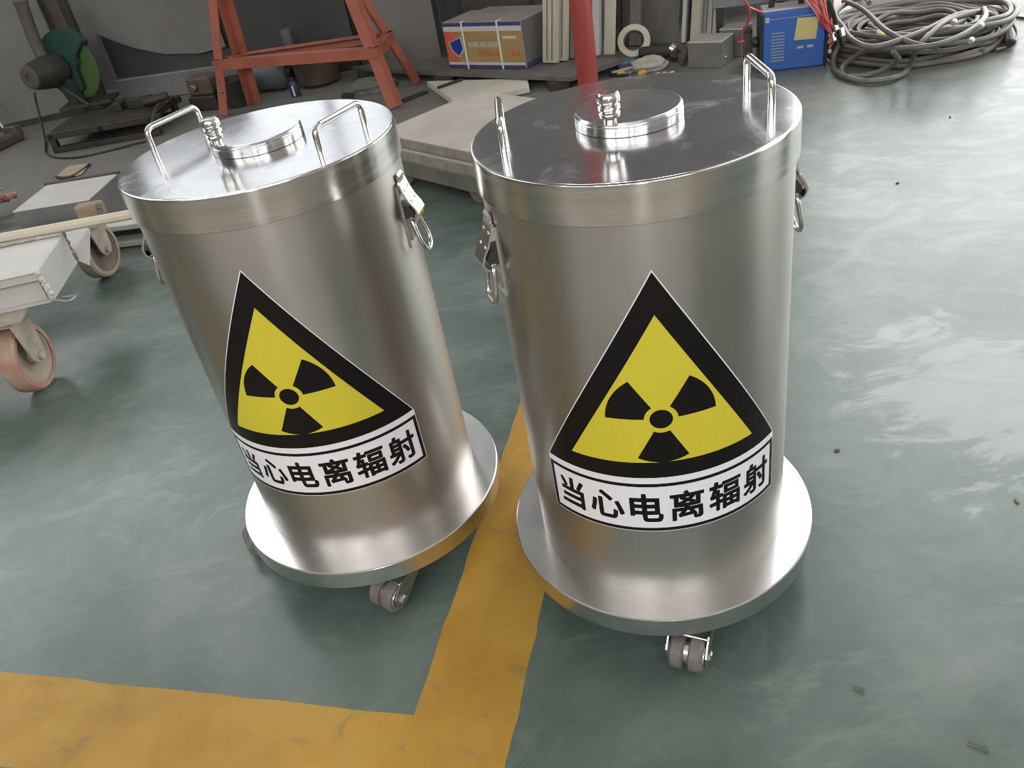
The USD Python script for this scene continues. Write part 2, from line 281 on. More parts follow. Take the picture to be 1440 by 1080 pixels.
# ------------------------------------------------------------------ the two wheeled drums
RB, RL, RP, ZP0, ZP1, ZL0, ZL1 = 0.1954, 0.2000, 0.2420, 0.0700, 0.1064, 0.7035, 0.7507
GLYPHS = json.loads('''{"当":[[[-81,-85,-81,-67,-78,-64,54,-63,53,-42,-68,-42,-70,-39,-70,-20,-67,-18,53,-17,53,1,-76,3,-77,23,-74,26,-52,27,-80,80,-65,88,-59,88,-46,70,-30,41,-33,34,-45,27,-13,27,-12,95,-10,97,11,97,14,94,14,27,40,26,40,28,31,33,31,38,39,52,57,89,64,90,80,84,81,78,52,27,76,26,79,22,78,-95,75,-97,58,-97,54,-94,53,-89,-78,-88]]],"心":[[[46,22,49,28,59,32,68,33,70,31,93,-28,97,-44,95,-52,81,-58,73,-56,59,-7]],[[-47,-70,-47,40,-45,43,-24,43,-21,39,-21,-67,31,-67,35,-55,36,-30,39,-26,44,-26,61,-36,58,-66,51,-83,44,-89,34,-92,-29,-91,-37,-88,-43,-82]],[[-38,77,-36,82,-25,92,-20,92,20,62,35,48,37,41,24,27,18,27,0,46,-36,73]],[[-97,-55,-86,-18,-79,25,-76,28,-57,25,-55,23,-55,13,-58,-6,-71,-59,-74,-64,-80,-64]]],"电":[[[-88,63,-85,66,-24,67,-23,91,-20,95,1,94,3,67,66,66,70,63,70,-37,88,-47,86,-70,80,-85,72,-92,62,-95,-4,-94,-13,-90,-20,-81,-24,-45,-62,-45,-65,-56,-86,-56,-88,-53],[3,-66,7,-70,57,-70,61,-65,63,-45,3,-45],[3,-19,44,-19,44,-1,3,-1],[3,24,44,24,44,41,3,41],[-62,-19,-24,-19,-24,-1,-62,-1],[-62,24,-24,24,-24,41,-62,41]]],"离":[[[-92,57,-92,75,-89,78,-16,78,-19,88,-18,92,-2,98,3,96,12,78,89,78,92,73,91,57,89,55,71,55,70,-6,68,-8,13,-8,10,-12,80,-13,83,-16,84,-83,81,-89,76,-94,68,-97,38,-98,30,-83,30,-78,32,-75,29,-69,-25,-74,-42,-78,-46,-75,-51,-56,-40,-47,-33,-36,-59,-36,-60,-96,-62,-98,-81,-98,-84,-96,-83,-15,-80,-13,-19,-13,-17,-9,-68,-8,-72,-4,-72,55,-90,55],[33,-37,53,-66,45,-76,58,-76,58,-36],[23,36,45,23,45,55,41,55,39,48],[41,15,45,14,45,19,44,19],[0,23,-13,14,18,15,4,23],[-13,55,3,47,14,54],[-4,-36,-13,-51,-11,-51,10,-49,13,-47,10,-43,9,-36],[-46,24,-21,34,-41,46,-40,55,-46,55],[-45,16,-46,14,-45,14]]],"辐":[[[-97,-45,-94,-38,-58,-32,-58,-12,-86,-14,-93,1,-93,6,-88,10,-84,19,-75,49,-95,52,-95,72,-93,74,-70,74,-67,93,-64,97,-47,95,-43,92,-44,74,-21,74,-21,84,-18,87,96,86,97,67,94,64,-15,64,-16,54,-19,50,-51,50,-53,45,-53,42,-37,42,-35,40,-35,12,-19,12,-16,9,-16,1,89,2,92,-1,92,-95,90,-97,71,-97,68,-90,7,-90,3,-97,-16,-97,-18,-94,-19,-49,-35,-52,-36,-96,-55,-97,-58,-94,-58,-57,-91,-62],[68,-67,69,-55,48,-55,48,-67],[69,-22,48,-21,48,-33,69,-33],[6,-66,25,-67,25,-55,6,-55],[6,-32,25,-33,25,-21,6,-21],[-35,-28,-18,-25,-18,-11,-35,-12],[-58,24,-63,12,-58,12]],[[-11,9,-11,57,-8,61,83,60,83,6,-8,5],[60,38,13,39,13,27,60,27]]],"射":[[[-98,-74,-97,-69,-73,-56,-49,-34,-91,-33,-94,-29,-93,-12,-91,-10,-79,-10,-78,74,-57,75,-52,93,-48,98,-31,96,-27,94,-26,88,-31,75,-5,75,-2,72,-2,51,51,51,52,94,56,97,75,95,76,51,95,51,98,46,98,31,95,27,76,27,76,-78,74,-86,69,-92,54,-97,28,-97,20,-81,20,-76,23,-73,52,-73,50,27,-2,27,-2,-82,-9,-94,-25,-98,-45,-98,-52,-84,-53,-78,-50,-75,-26,-75,-26,-45,-55,-72,-79,-88,-86,-88],[-56,-9,-26,-10,-26,-3,-56,-3],[-56,19,-26,18,-26,25,-56,25],[-55,47,-26,46,-26,53,-56,53]],[[3,5,5,13,16,18,22,18,34,1,45,-21,49,-32,48,-37,33,-44,27,-43,21,-25]]]}''')
def wrap(poly, r0, r1, phi):
    """a flat outline (arc length, height) laid round the drum as a film between two radii"""
    out = []; x0, _, x1, _ = poly.bounds; k0 = math.floor(x0 / 0.012)
    for k in range(k0, math.ceil(x1 / 0.012) + 1):
        g = poly.intersection(sbox(k * 0.012, -5, (k + 1) * 0.012, 5))
        for q in getattr(g, 'geoms', [g]):
            if q.geom_type == 'Polygon' and q.area > 1e-9: out.append(trimesh.creation.extrude_polygon(q, r1 - r0, engine='earcut'))
    m = cat_(out); v = np.array(m.vertices); a = phi + v[:, 0] / RB; r = r0 + v[:, 2]
    return trimesh.Trimesh(np.stack([r * np.cos(a), r * np.sin(a), v[:, 1]], -1), m.faces, process=False)
def glyph(ch, size, at):
    from shapely import union_all
    ps = [Polygon(np.array(g[0]).reshape(-1, 2), [np.array(h).reshape(-1, 2) for h in g[1:]]).buffer(0) for g in GLYPHS[ch]]
    s = size / 196.0
    return affinity.affine_transform(union_all(ps), [s * 0.93, 0, 0, s, at[0], at[1]])
def tri(c, half, base, apex): return Polygon([(c - half, base), (c + half, base), (c, apex)])
def caster(drum, ang, swivel):
    """twin wheel castor under the base plate; swivel is the way the wheel trails"""
    c = np.array([math.cos(ang), math.sin(ang)]) * 0.200; t = np.array([math.cos(swivel), math.sin(swivel)]); ax = np.array([-t[1], t[0]])
    tr, R, HWD = 0.042, 0.0285, 0.0255; w = c + t * tr; Z = np.array([0, 0, 1.0]); X, A = np.r_[t, 0], np.r_[ax, 0]
    f = [bx(0.058, 0.058, 0.004, (c[0], c[1], ZP0 - 0.002), 0.001, ang), place(lathe([(0, 0.0), (0.020, 0.0), (0.023, 0.003), (0.023, 0.007), (0, 0.009)], 24), Z, (c[0], c[1], 0.0595)),
         place(bx(0.056, 0.060, 0.004, (0, 0, 0), 0.0012), cols=(X, A, Z), at=np.r_[c + t * 0.012, 0.0585])]
    ck = Polygon([(-0.016, 0.060), (0.034, 0.060), (tr + 0.013, 0.036), (tr + 0.013, 0.022), (tr + 0.006, 0.015), (tr - 0.006, 0.015), (tr - 0.014, 0.024)]).buffer(0.002)
    for s in (-1, 1): f.append(extrude(ck, 0.0025, (X, Z, np.cross(X, Z)), np.r_[c + ax * s * 0.0292, 0]))
    fork = obj('caster', cat_(f), 'zinc', drum, smooth=25)
    prof = [(0.006, -HWD), (0.020, -HWD), (0.0245, -HWD + 0.001), (R, -HWD + 0.005), (R, -0.0065), (0.0255, -0.004), (0.017, -0.003), (0.017, 0.003), (0.0255, 0.004), (R, 0.0065), (R, HWD - 0.005), (0.0245, HWD - 0.001), (0.020, HWD), (0.006, HWD), (0.006, -HWD)]
    e = np.r_[w, R + 0.0002]
    obj('wheel', place(lathe(prof, 44), A, e), 'grey_rubber', fork)
    nut = [(0, 0), (0.0085, 0), (0.0085, 0.003), (0.005, 0.005), (0, 0.005)]
    obj('axle', cat_([rod(e - A * 0.032, e + A * 0.032, 0.005, 14), place(lathe(nut, 6), A, e + A * 0.0305), place(lathe(nut, 6), -A, e - A * 0.0305)]), 'bright_steel', fork)
    obj('wheel_cover', place(lathe([(0.012, -HWD - 0.0012), (0.0195, -HWD - 0.0012), (0.0205, -HWD + 0.0008), (0.0205, HWD - 0.0008), (0.0195, HWD + 0.0012), (0.012, HWD + 0.0012), (0.012, -HWD - 0.0012)], 36), A, e), 'bright_steel', fork)
    obj('brake_pedal', place(bx(0.024, 0.036, 0.004, (0, 0, 0), 0.001), cols=(X * 0.94 + Z * 0.34, A, -X * 0.34 + Z * 0.94), at=np.r_[c - t * 0.024, 0.050]), 'zinc', fork)
def latch(drum, phi, tilt=0.0):
    """folded clip on the drum wall with a hanging oval ring"""
    N, Tn, Z = np.array([math.cos(phi), math.sin(phi), 0]), np.array([-math.sin(phi), math.cos(phi), 0]), np.array([0, 0, 1.0])
    cols = (N, Z, np.cross(N, Z)); o = N * RB
    # profile in (out, up): flat back leaf, then a hood that folds out over the ring's pin and comes back under it
    leaf = Polygon([(-0.001, 0.575), (0.0022, 0.575), (0.0022, 0.672), (-0.001, 0.672)])
    hood = [(0.0022, 0.676), (0.005, 0.672), (0.0075, 0.662), (0.013, 0.648), (0.0205, 0.636), (0.0235, 0.628), (0.0215, 0.620), (0.0150, 0.615)]
    from shapely.geometry import LineString
    hd = LineString(hood).buffer(0.0013, cap_style=2)
    plate = obj('latch', cat_([extrude(leaf, 0.032, cols, o), extrude(hd, 0.034, cols, o)]), 'chrome', drum, smooth=40)
    ear = Polygon([(0.001, 0.668), (0.004, 0.668), (0.006, 0.684), (0.003, 0.688), (0.001, 0.684)])
    obj('ear', extrude(ear, 0.020, cols, o), 'bright_steel', plate)
    obj('hollow', extrude(Polygon([(0.0022, 0.640), (0.0115, 0.640), (0.018, 0.630), (0.013, 0.620), (0.0022, 0.622)]), 0.030, cols, o), 'dark_hollow', plate)
    for s in (-1, 1):
        for z in (0.663, 0.645):
            k = 0.0075 if z > 0.65 else 0.0150
            obj('rivet', place(lathe([(0, 0), (0.0032, 0), (0.0026, 0.0016), (0, 0.0024)], 12), N, o + N * k + Tn * s * 0.010 + Z * z), 'bright_steel', plate)
    sl = cat_([rod(o + N * 0.010 - Tn * 0.016 + Z * 0.620, o + N * 0.010 + Tn * 0.016 + Z * 0.620, 0.004, 14), extrude(Polygon([(0.002, 0.585), (0.0045, 0.585), (0.0065, 0.612), (0.012, 0.6255), (0.009, 0.6275), (0.002, 0.618)]), 0.022, cols, o)])
    obj('hinge', sl, 'zinc', plate)
    ct, st = math.cos(tilt), math.sin(tilt); dn = -Z * ct + N * st
    pts = [o + N * 0.011 + Z * 0.618 + Tn * x + dn * y for x, y in ((-0.012, 0.0), (-0.017, 0.016), (-0.019, 0.032), (-0.014, 0.047), (0, 0.053), (0.014, 0.047), (0.019, 0.032), (0.017, 0.016), (0.012, 0.0))]
    obj('ring', sweep(smooth_path(pts, 48, closed=True), 0.0034, 12, closed=True), 'chrome', plate, smooth=True)
def drum(loc, label, lid_rot, knob, latches, sticker, casters, group):
    d = thing('steel_drum', label, 'drum', loc, 0, group)
    obj('base_plate', lathe([(0, ZP0), (RP - 0.002, ZP0), (RP, ZP0 + 0.002), (RP, ZP1 - 0.0022), (RP - 0.0007, ZP1 - 0.0007), (RP - 0.0022, ZP1), (0, ZP1)], 160), 'steel_disc', d, smooth=25)
    obj('body', lathe([(0, ZP1 - 0.001), (RB - 0.0005, ZP1 - 0.001), (RB, ZP1 + 0.001), (RB, ZL0 + 0.01), (0, ZL0 + 0.01)], 160), 'steel_body', d, smooth=25)
    lid = obj('lid', lathe([(RB + 0.0006, ZL0), (RL - 0.0006, ZL0), (RL, ZL0 + 0.0006), (RL, ZL1 - 0.0030), (RL - 0.0009, ZL1 - 0.0009), (RL - 0.0030, ZL1), (0, ZL1), (0, ZL1 - 0.003), (RB + 0.0006, ZL1 - 0.003), (RB + 0.0006, ZL0)], 200), 'steel_band', d, smooth=25)
    obj('lid_face', lathe([(0, ZL1 - 0.0005), (RL - 0.0036, ZL1 - 0.0005), (RL - 0.0040, ZL1 + 0.0003), (0, ZL1 + 0.0003)], 160), 'steel_lid_face', lid, smooth=25)
    for k in (0, 1):
        a = lid_rot + k * math.pi; R2 = np.array([[math.cos(a), -math.sin(a)], [math.sin(a), math.cos(a)]]); h = 0.040
        L = lambda x, y, z: np.r_[R2 @ np.array([x, y]), ZL1 + z]
        path = rounded([L(0.157, -0.052, -0.001), L(0.157, -0.052, h), L(0.157, 0.052, h), L(0.157, 0.052, -0.001)], 0.013)
        obj('handle', sweep(path, 0.0045, 14), 'chrome', lid, smooth=40)
    zc = ZL1 + 0.0003
    hc = obj('hatch_cover', cat_([place(lathe([(0, 0), (0.0655, 0), (0.0662, 0.0006), (0.0662, 0.0108), (0.0655, 0.0116), (0.0662, 0.0124), (0.0662, 0.0140), (0.0645, 0.0170), (0.0615, 0.0180), (0, 0.0186)], 120), (0, 0, 1), (0, 0.006, zc))]), 'steel_hatch', d, smooth=22)
    obj('hatch_band', place(lathe([(0.0655, 0.0008), (0.0666, 0.0008), (0.0666, 0.0106), (0.0655, 0.0106), (0.0655, 0.0008)], 120), (0, 0, 1), (0, 0.006, zc)), 'steel_band', hc, smooth=22)
    kp = [(0, 0), (0.0075, 0), (0.0075, 0.006), (0.0115, 0.0085), (0.0125, 0.011), (0.0125, 0.013), (0.0108, 0.0145), (0.0108, 0.0160), (0.0130, 0.0175), (0.0130, 0.0215), (0.0108, 0.0230), (0.0108, 0.0245), (0.0135, 0.0260), (0.0138, 0.0300), (0.0125, 0.0345), (0.0105, 0.0362), (0, 0.0366)]
    obj('knob', place(lathe(kp, 40), (0, 0, 1), (knob[0], knob[1], zc + 0.0180)), 'chrome', hc, smooth=35)
    for ph, ti in latches: latch(d, math.radians(ph), ti)
    for an, sw in casters: caster(d, math.radians(an), math.radians(sw))
    # the warning sticker: white film, black triangle, yellow field, trefoil, caption plate with its six characters
    ph = math.radians(sticker); q = 0.1757
    white = Polygon([(-q - 0.002, 0.3385), (-q - 0.002, 0.240), (q + 0.002, 0.240), (q + 0.002, 0.3385), (0, 0.6465)])
    st = obj('warning_sticker', wrap(white, RB, RB + 0.0003, ph), 'vinyl_white', d)
    obj('triangle', wrap(tri(0, q, 0.3395, 0.6435), RB + 0.0002, RB + 0.0005, ph), 'vinyl_black', st, label='black triangle with broad border')
    obj('triangle_field', wrap(tri(0, 0.1280, 0.3665, 0.5885), RB + 0.0004, RB + 0.0007, ph), 'vinyl_yellow', st, label='yellow triangle inside the black border')
    zc = 0.437; a0 = 28.0
    for k in (90 - 60, 90 + 60, 270):
        arc = [(0.0705 * math.cos(math.radians(k + t)), zc + 0.0705 * math.sin(math.radians(k + t))) for t in np.linspace(-a0, a0, 24)]
        arc += [(0.0215 * math.cos(math.radians(k + t)), zc + 0.0215 * math.sin(math.radians(k + t))) for t in np.linspace(a0, -a0, 12)]
        obj('trefoil_blade', wrap(Polygon(arc), RB + 0.0006, RB + 0.0009, ph), 'vinyl_black', st, label='black blade of the radiation trefoil')
    obj('trefoil_hub', wrap(Point(0, zc).buffer(0.0145, 32), RB + 0.0006, RB + 0.0009, ph), 'vinyl_black', st, label='black disc of the radiation trefoil')
    outer, inner = sbox(-q - 0.0008, 0.2412, q + 0.0008, 0.3285), sbox(-q + 0.0050, 0.2468, q - 0.0050, 0.3232)
    obj('caption_border', wrap(outer.difference(inner), RB + 0.0002, RB + 0.0005, ph), 'vinyl_black', st, label='black line round the caption')
    for k, ch in enumerate('当心电离辐射'):
        obj('character', wrap(glyph(ch, 0.0540, ((k - 2.5) * 0.0555, 0.2845)), RB + 0.0002, RB + 0.0005, ph), 'vinyl_black', st)
    return d
drum((-0.2946, 1.2016, 0), 'left steel drum with its trefoil sticker turned partly away, nearer the white trolley', math.radians(-32), (-0.047, -0.030), [(-15, 0.25), (178, 0.15)], -99.0, [(-76, -132), (2, 100), (92, 60), (182, 205)], 'wheeled steel drums with radiation stickers')
drum((0.2037, 0.9857, 0), 'right steel drum with its trefoil sticker full on, nearer the camera', math.radians(-4), (-0.034, -0.052), [(-168, 0.12), (-2, 0.15)], -98.5, [(-90, -120), (-4, 110), (86, 60), (176, 30)], 'wheeled steel drums with radiation stickers')

# ------------------------------------------------------------------ materials of the work corner
look('white_paint', (0.440, 0.418, 0.396), (0.502, 0.480, 0.458), rough=0.45, scale=9, bump=0.05, lo=0.3, hi=0.6)
look('dusty_paint', (0.27, 0.225, 0.175), (0.42, 0.37, 0.31), rough=0.6, scale=14, bump=0.1)
look('cream_plastic', (0.540, 0.477, 0.360), (0.576, 0.513, 0.405), rough=0.42, scale=5)
look('dusty_wheel', (0.306, 0.246, 0.183), (0.365, 0.306, 0.230), rough=0.6, scale=12)
look('red_tyre', (0.323, 0.162, 0.123), (0.357, 0.255, 0.191), rough=0.55, scale=22, lo=0.4, hi=0.6)
look('brown_wheel', (0.11, 0.09, 0.075), (0.17, 0.14, 0.115), rough=0.6, scale=14)
look('weld_bead', (0.28, 0.26, 0.22), (0.14, 0.12, 0.10), rough=0.5, metal=0.4, scale=60, bump=0.4, bscale=150)
look('grey_steel', (0.170, 0.170, 0.170), (0.230, 0.225, 0.221), rough=0.45, metal=0.3, scale=7)
look('dull_steel', (0.24, 0.225, 0.21), (0.31, 0.295, 0.28), rough=0.42, metal=0.7, scale=9)
look('block_top', (0.440, 0.424, 0.407), (0.506, 0.490, 0.473), rough=0.4, metal=0.3, scale=12)
look('dark_steel', (0.028, 0.024, 0.022), (0.052, 0.042, 0.036), rough=0.55, metal=0.3, scale=12, bump=0.1)
look('black_rubber', (0.022, 0.02, 0.018), (0.035, 0.032, 0.03), rough=0.6, scale=20)
look('wood_raw', (0.34, 0.25, 0.17), (0.27, 0.19, 0.12), rough=0.7, scale=10, stretch=(1, 6, 6))
look('wood_dark', (0.068, 0.048, 0.036), (0.096, 0.068, 0.052), rough=0.7, scale=8, stretch=(1, 5, 5))
look('card', (0.34, 0.275, 0.19), (0.38, 0.31, 0.215), rough=0.8, scale=8)
look('card_grey', (0.211, 0.189, 0.171), (0.270, 0.243, 0.221), rough=0.75, scale=8)
look('print_ochre', (0.289, 0.187, 0.064), (0.332, 0.221, 0.085), rough=0.55, scale=10)
look('print_navy', (0.03, 0.035, 0.13), (0.05, 0.055, 0.16), rough=0.5, scale=14)
look('print_blue', (0.012, 0.03, 0.22), rough=0.5)
look('print_white', (0.510, 0.484, 0.476), (0.442, 0.416, 0.408), rough=0.55, scale=20)
look('print_red', (0.48, 0.085, 0.045), (0.53, 0.12, 0.06), rough=0.5, scale=10)
look('strap_white', (0.62, 0.60, 0.56), rough=0.4)
look('board_top', (0.352, 0.312, 0.273), (0.414, 0.374, 0.334), rough=0.6, scale=5, stretch=(1, 1, 1), bump=0.08, rvar=0.1)
look('board_edge', (0.20, 0.175, 0.15), (0.27, 0.24, 0.21), rough=0.75, scale=30, bump=0.2)
look('board_light', (0.468, 0.425, 0.365), (0.527, 0.484, 0.425), rough=0.6, scale=6)
look('cart_green', (0.10, 0.11, 0.085), (0.16, 0.145, 0.12), rough=0.65, scale=14)
look('orange_paint', (0.335, 0.098, 0.060), (0.25, 0.070, 0.045), rough=0.5, scale=7, lo=0.45, hi=0.7, bump=0.08)
look('red_paint', (0.286, 0.037, 0.031), (0.326, 0.058, 0.048), rough=0.45, scale=5, stretch=(1, 1, 0.4))
look('saw_green', (0.014, 0.052, 0.040), (0.020, 0.068, 0.050), rough=0.5, scale=12)
look('blade_green', (0.050, 0.105, 0.030), (0.058, 0.12, 0.036), rough=0.6, scale=6)
look('saw_grey', (0.028, 0.030, 0.026), (0.048, 0.044, 0.038), rough=0.55, scale=14, metal=0.2)
look('handle_brown', (0.068, 0.056, 0.048), (0.096, 0.080, 0.070), rough=0.6, scale=12)
look('sheet_grey', (0.143, 0.131, 0.124), (0.173, 0.161, 0.150), rough=0.55, scale=2.5)
look('sheet_pale', (0.140, 0.140, 0.122), (0.175, 0.171, 0.150), rough=0.55, scale=2.5)
look('tarp_grey', (0.143, 0.133, 0.127), (0.169, 0.159, 0.153), rough=0.65, scale=3)
look('soot_board', (0.041, 0.038, 0.036), (0.064, 0.058, 0.056), rough=0.7, scale=4)
look('drum_blue', (0.09, 0.105, 0.11), (0.15, 0.165, 0.165), rough=0.5, scale=6)
look('bucket_brown', (0.05, 0.032, 0.022), (0.085, 0.055, 0.038), rough=0.6, scale=9)
look('cream_strip', (0.425, 0.387, 0.306), (0.484, 0.442, 0.357), rough=0.5, scale=6, stretch=(4, 4, 0.5))
look('white_strip', (0.493, 0.468, 0.451), (0.544, 0.518, 0.501), rough=0.5, scale=8)
look('grey_strip', (0.170, 0.157, 0.140), (0.238, 0.221, 0.200), rough=0.6, scale=8, stretch=(3, 3, 0.6))
look('board_grey', (0.100, 0.092, 0.086), (0.136, 0.126, 0.118), rough=0.6, scale=5, stretch=(3, 3, 0.6))
look('machine_blue', (0.030, 0.098, 0.357), (0.038, 0.115, 0.391), rough=0.4, scale=4)
look('machine_grey', (0.36, 0.35, 0.37), (0.42, 0.41, 0.43), rough=0.45, scale=8)
look('machine_black', (0.02, 0.02, 0.022), rough=0.45)
look('note_yellow', (0.558, 0.450, 0.180), (0.522, 0.450, 0.252), rough=0.7, scale=9)
look('vent_grey', (0.22, 0.25, 0.33), rough=0.5)
look('red_wire', (0.50, 0.045, 0.05), (0.56, 0.08, 0.08), rough=0.4, scale=10)
look('pink_wire', (0.52, 0.20, 0.20), rough=0.4)
look('cable_grey', (0.097, 0.086, 0.081), (0.155, 0.140, 0.130), rough=0.42, scale=7, lo=0.3, hi=0.7)
look('tape_cream', (0.55, 0.51, 0.42), (0.50, 0.46, 0.38), rough=0.6, scale=10)
look('cloth_grey', (0.34, 0.31, 0.27), (0.42, 0.385, 0.34), rough=0.9, scale=16, bump=0.3)
look('tool_yellow', (0.50, 0.36, 0.03), rough=0.5)
look('tool_blue', (0.07, 0.12, 0.17), (0.10, 0.155, 0.2), rough=0.5, scale=10)
look('tool_white', (0.55, 0.50, 0.45), rough=0.5)
look('rusty_rope', (0.40, 0.25, 0.19), (0.30, 0.09, 0.07), rough=0.8, scale=45, lo=0.45, hi=0.55, bump=0.5)
look('bin_cream', (0.50, 0.49, 0.43), (0.55, 0.54, 0.48), rough=0.5, scale=4)
look('navy_plastic', (0.03, 0.032, 0.07), rough=0.4)
look('twig', (0.12, 0.10, 0.075), rough=0.8)
look('leaf_dry', (0.25, 0.22, 0.13), (0.18, 0.17, 0.11), rough=0.8, scale=30)

# ------------------------------------------------------------------ sheets and big shapes along the back wall
def xyz(q, z): return np.array([q[0], q[1], z], float)
def upright(name, label, cat, a, b, z0, z1, thick, mat, lean=0.0, group=None, part='sheet'):
    """a flat sheet on edge from floor point a to b, leaning away from the camera"""
    a, b = np.asarray(a, float)[:2], np.asarray(b, float)[:2]; d = b - a; L = np.linalg.norm(d); ang = math.degrees(math.atan2(d[1], d[0]))
    t = thing(name, label, cat, (a[0], a[1], z0), ang, group)
    m = bx(L, thick, z1 - z0, (L / 2, thick / 2, (z1 - z0) / 2), 0.003)
    m.apply_transform(trimesh.transformations.rotation_matrix(-lean, [1, 0, 0])); return t, obj(part, m, mat, t)
a, b = P(-30, 192), P(122, 158.5)
t, _ = upright('cabinet', 'pale grey steel cabinet side behind the chop saw at the left edge', 'cabinet', a, b, 0.0, 1.9, 0.03, 'sheet_pale', part='side_panel')
L_ = np.linalg.norm((b - a)[:2])
obj('plinth', bx(L_, 0.006, 0.035, (L_ / 2, -0.003, 0.0175), 0.001), 'dark_steel', t); obj('bolt', place(lathe([(0, 0), (0.008, 0), (0.006, 0.004), (0, 0.005)], 12), (0, -1, 0), (L_ * 0.12, 0, 0.46)), 'dark_steel', t)
p0 = P(136, 150); t = thing('post', 'dark brown steel post standing against the back wall behind the green cutting disc', 'post', (p0[0], p0[1], 0), -18)
obj('column', bx(0.16, 0.10, 2.6, (0, 0, 1.3), 0.006), 'handle_brown', t); obj('foot_plate', bx(0.22, 0.16, 0.012, (0, 0, 0.006), 0.002), 'dark_steel', t)
# the grey sheet that hangs over the soot-dark board
a, b = P(180, 141), P(318, 122); d_ = (b - a)[:2]; L_ = np.linalg.norm(d_); an_ = math.degrees(math.atan2(d_[1], d_[0]))
t = thing('board', 'soot dark board standing below the hanging grey sheet', 'board', (a[0], a[1], 0), an_)
obj('panel', bx(L_ + 0.9, 0.03, 0.62, ((L_ + 0.9) / 2, 0, 0.31), 0.004), 'soot_board', t)
obj('ledge', bx(L_ + 0.5, 0.05, 0.14, ((L_ + 0.5) / 2, -0.04, 0.07), 0.006), 'grey_steel', t)
t = thing('tarpaulin', 'grey sheet hanging along the back wall with a sagging lower edge', 'sheet', (a[0], a[1], 0), an_)
xs = np.linspace(-0.085, L_ + 0.12, 60); low = np.interp(xs, [-0.42, -0.005, 0.0, 0.22, 0.40, 0.62, L_ + 0.12], [0.12, 0.12, 0.42, 0.31, 0.245, 0.22, 0.24])
zz = np.linspace(0, 1, 14); g = np.array([[(x, -0.035 - 0.012 * math.sin(x * 9 + 2 * s) - 0.02 * (1 - s), lo + (1.9 - lo) * s) for s in zz] for x, lo in zip(xs, low)])
def sheet(g, th):
    A, B, _ = g.shape; v = np.vstack([g.reshape(-1, 3), g.reshape(-1, 3) + np.array([0, th, 0])]); f = []
    for i in range(A - 1):
        for j in range(B - 1):
            q = (i * B + j, (i + 1) * B + j, (i + 1) * B + j + 1, i * B + j + 1); f += [(q[0], q[1], q[2]), (q[0], q[2], q[3])]; q = [k + A * B for k in q]; f += [(q[0], q[2], q[1]), (q[0], q[3], q[2])]
    rim = [i * B for i in range(A)] + [(A - 1) * B + j for j in range(1, B)] + [i * B + B - 1 for i in range(A - 2, -1, -1)] + [j for j in range(B - 2, 0, -1)]
    for p, q in zip(rim, rim[1:] + rim[:1]): f += [(p, p + A * B, q), (q, p + A * B, q + A * B)]
    m = trimesh.Trimesh(v, f, process=False); return m
obj('sheet', sheet(g, 0.003), 'tarp_grey', t, smooth=60)
a, b = P(527, 101.5), P(622, 86.5)
upright('steel_sheet', 'tall grey steel sheet leaning on the wall between trestle and carton', 'sheet', a, b, 0.0, 1.9, 0.012, 'sheet_grey', 0.05)
a, b = P(630, 84), P(676, 68)
upright('steel_sheet', 'dark greenish steel sheet standing behind the carton', 'sheet', a, b, 0.0, 1.5, 0.012, 'soot_board', 0.0)

# ------------------------------------------------------------------ orange trestle
F_BL, F_BR = P(357, 146)[:2], P(581, 117)[:2]; e1 = (F_BR - F_BL) / np.linalg.norm(F_BR - F_BL); e1 = np.array([math.cos(math.radians(-28)), math.sin(math.radians(-28))]); n1 = np.array([-e1[1], e1[0]])
F_FR = P(560, 154)[:2]; F_FL = F_FR - e1 * 1.13
t = thing('trestle', 'orange painted angle steel trestle with splayed legs', 'trestle', (*F_FR, 0), -28)
def TL(q, z): d = np.asarray(q) - F_FR; return np.array([d @ e1, d @ n1, z])
LB, BW = 1.13, float((F_BR - F_FR) @ n1)
HT, INX, INY = 0.85, {1: 0.13, -1: 0.27}, BW / 2 - 0.05
def leg(x, y, sx, sy):
    """an L-section leg from the floor up to the top, leaning inward"""
    p0, p1 = np.array([x, y, 0.0175]), np.array([x + sx * INX[sx], y + sy * INY, HT]); w, th = 0.056, 0.006
    prof = Polygon([(0, 0), (w, 0), (w, th), (th, th), (th, w), (0, w)]); z = (p1 - p0) + (np.array([0.07, 0, 0]) if sy < 0 and sx > 0 else 0); Lg = np.linalg.norm(z); z /= Lg
    xx = np.array([sx, 0, 0]) - z * z[0] * sx; xx /= np.linalg.norm(xx); yy = np.array([0, sy, 0.0]); yy = yy - z * (yy @ z) - xx * (yy @ xx); yy /= np.linalg.norm(yy)
    m = trimesh.creation.extrude_polygon(prof, Lg, engine='earcut'); m = place(m, cols=(xx, yy, z), at=p0)
    if np.linalg.det(np.stack([xx, yy, z], 1)) < 0: m.invert()
    return m
def onleg(x, y, sx, sy, z): return np.array([x + (sx * INX[sx] + (0.07 if sy < 0 and sx > 0 else 0)) * z / HT, y + sy * INY * z / HT, z])
_bl, _br = TL(F_BL, 0), TL(F_BR, 0) + [0.05, 0, 0]
corners = {'fl': (-LB, 0, 1, 1), 'fr': (0, 0, -1, 1), 'bl': (_bl[0], _bl[1], 1, -1), 'br': (_br[0], _br[1], -1, -1)}
pass
for k in corners: obj('leg', leg(*corners[k]), 'orange_paint', t, smooth=False)
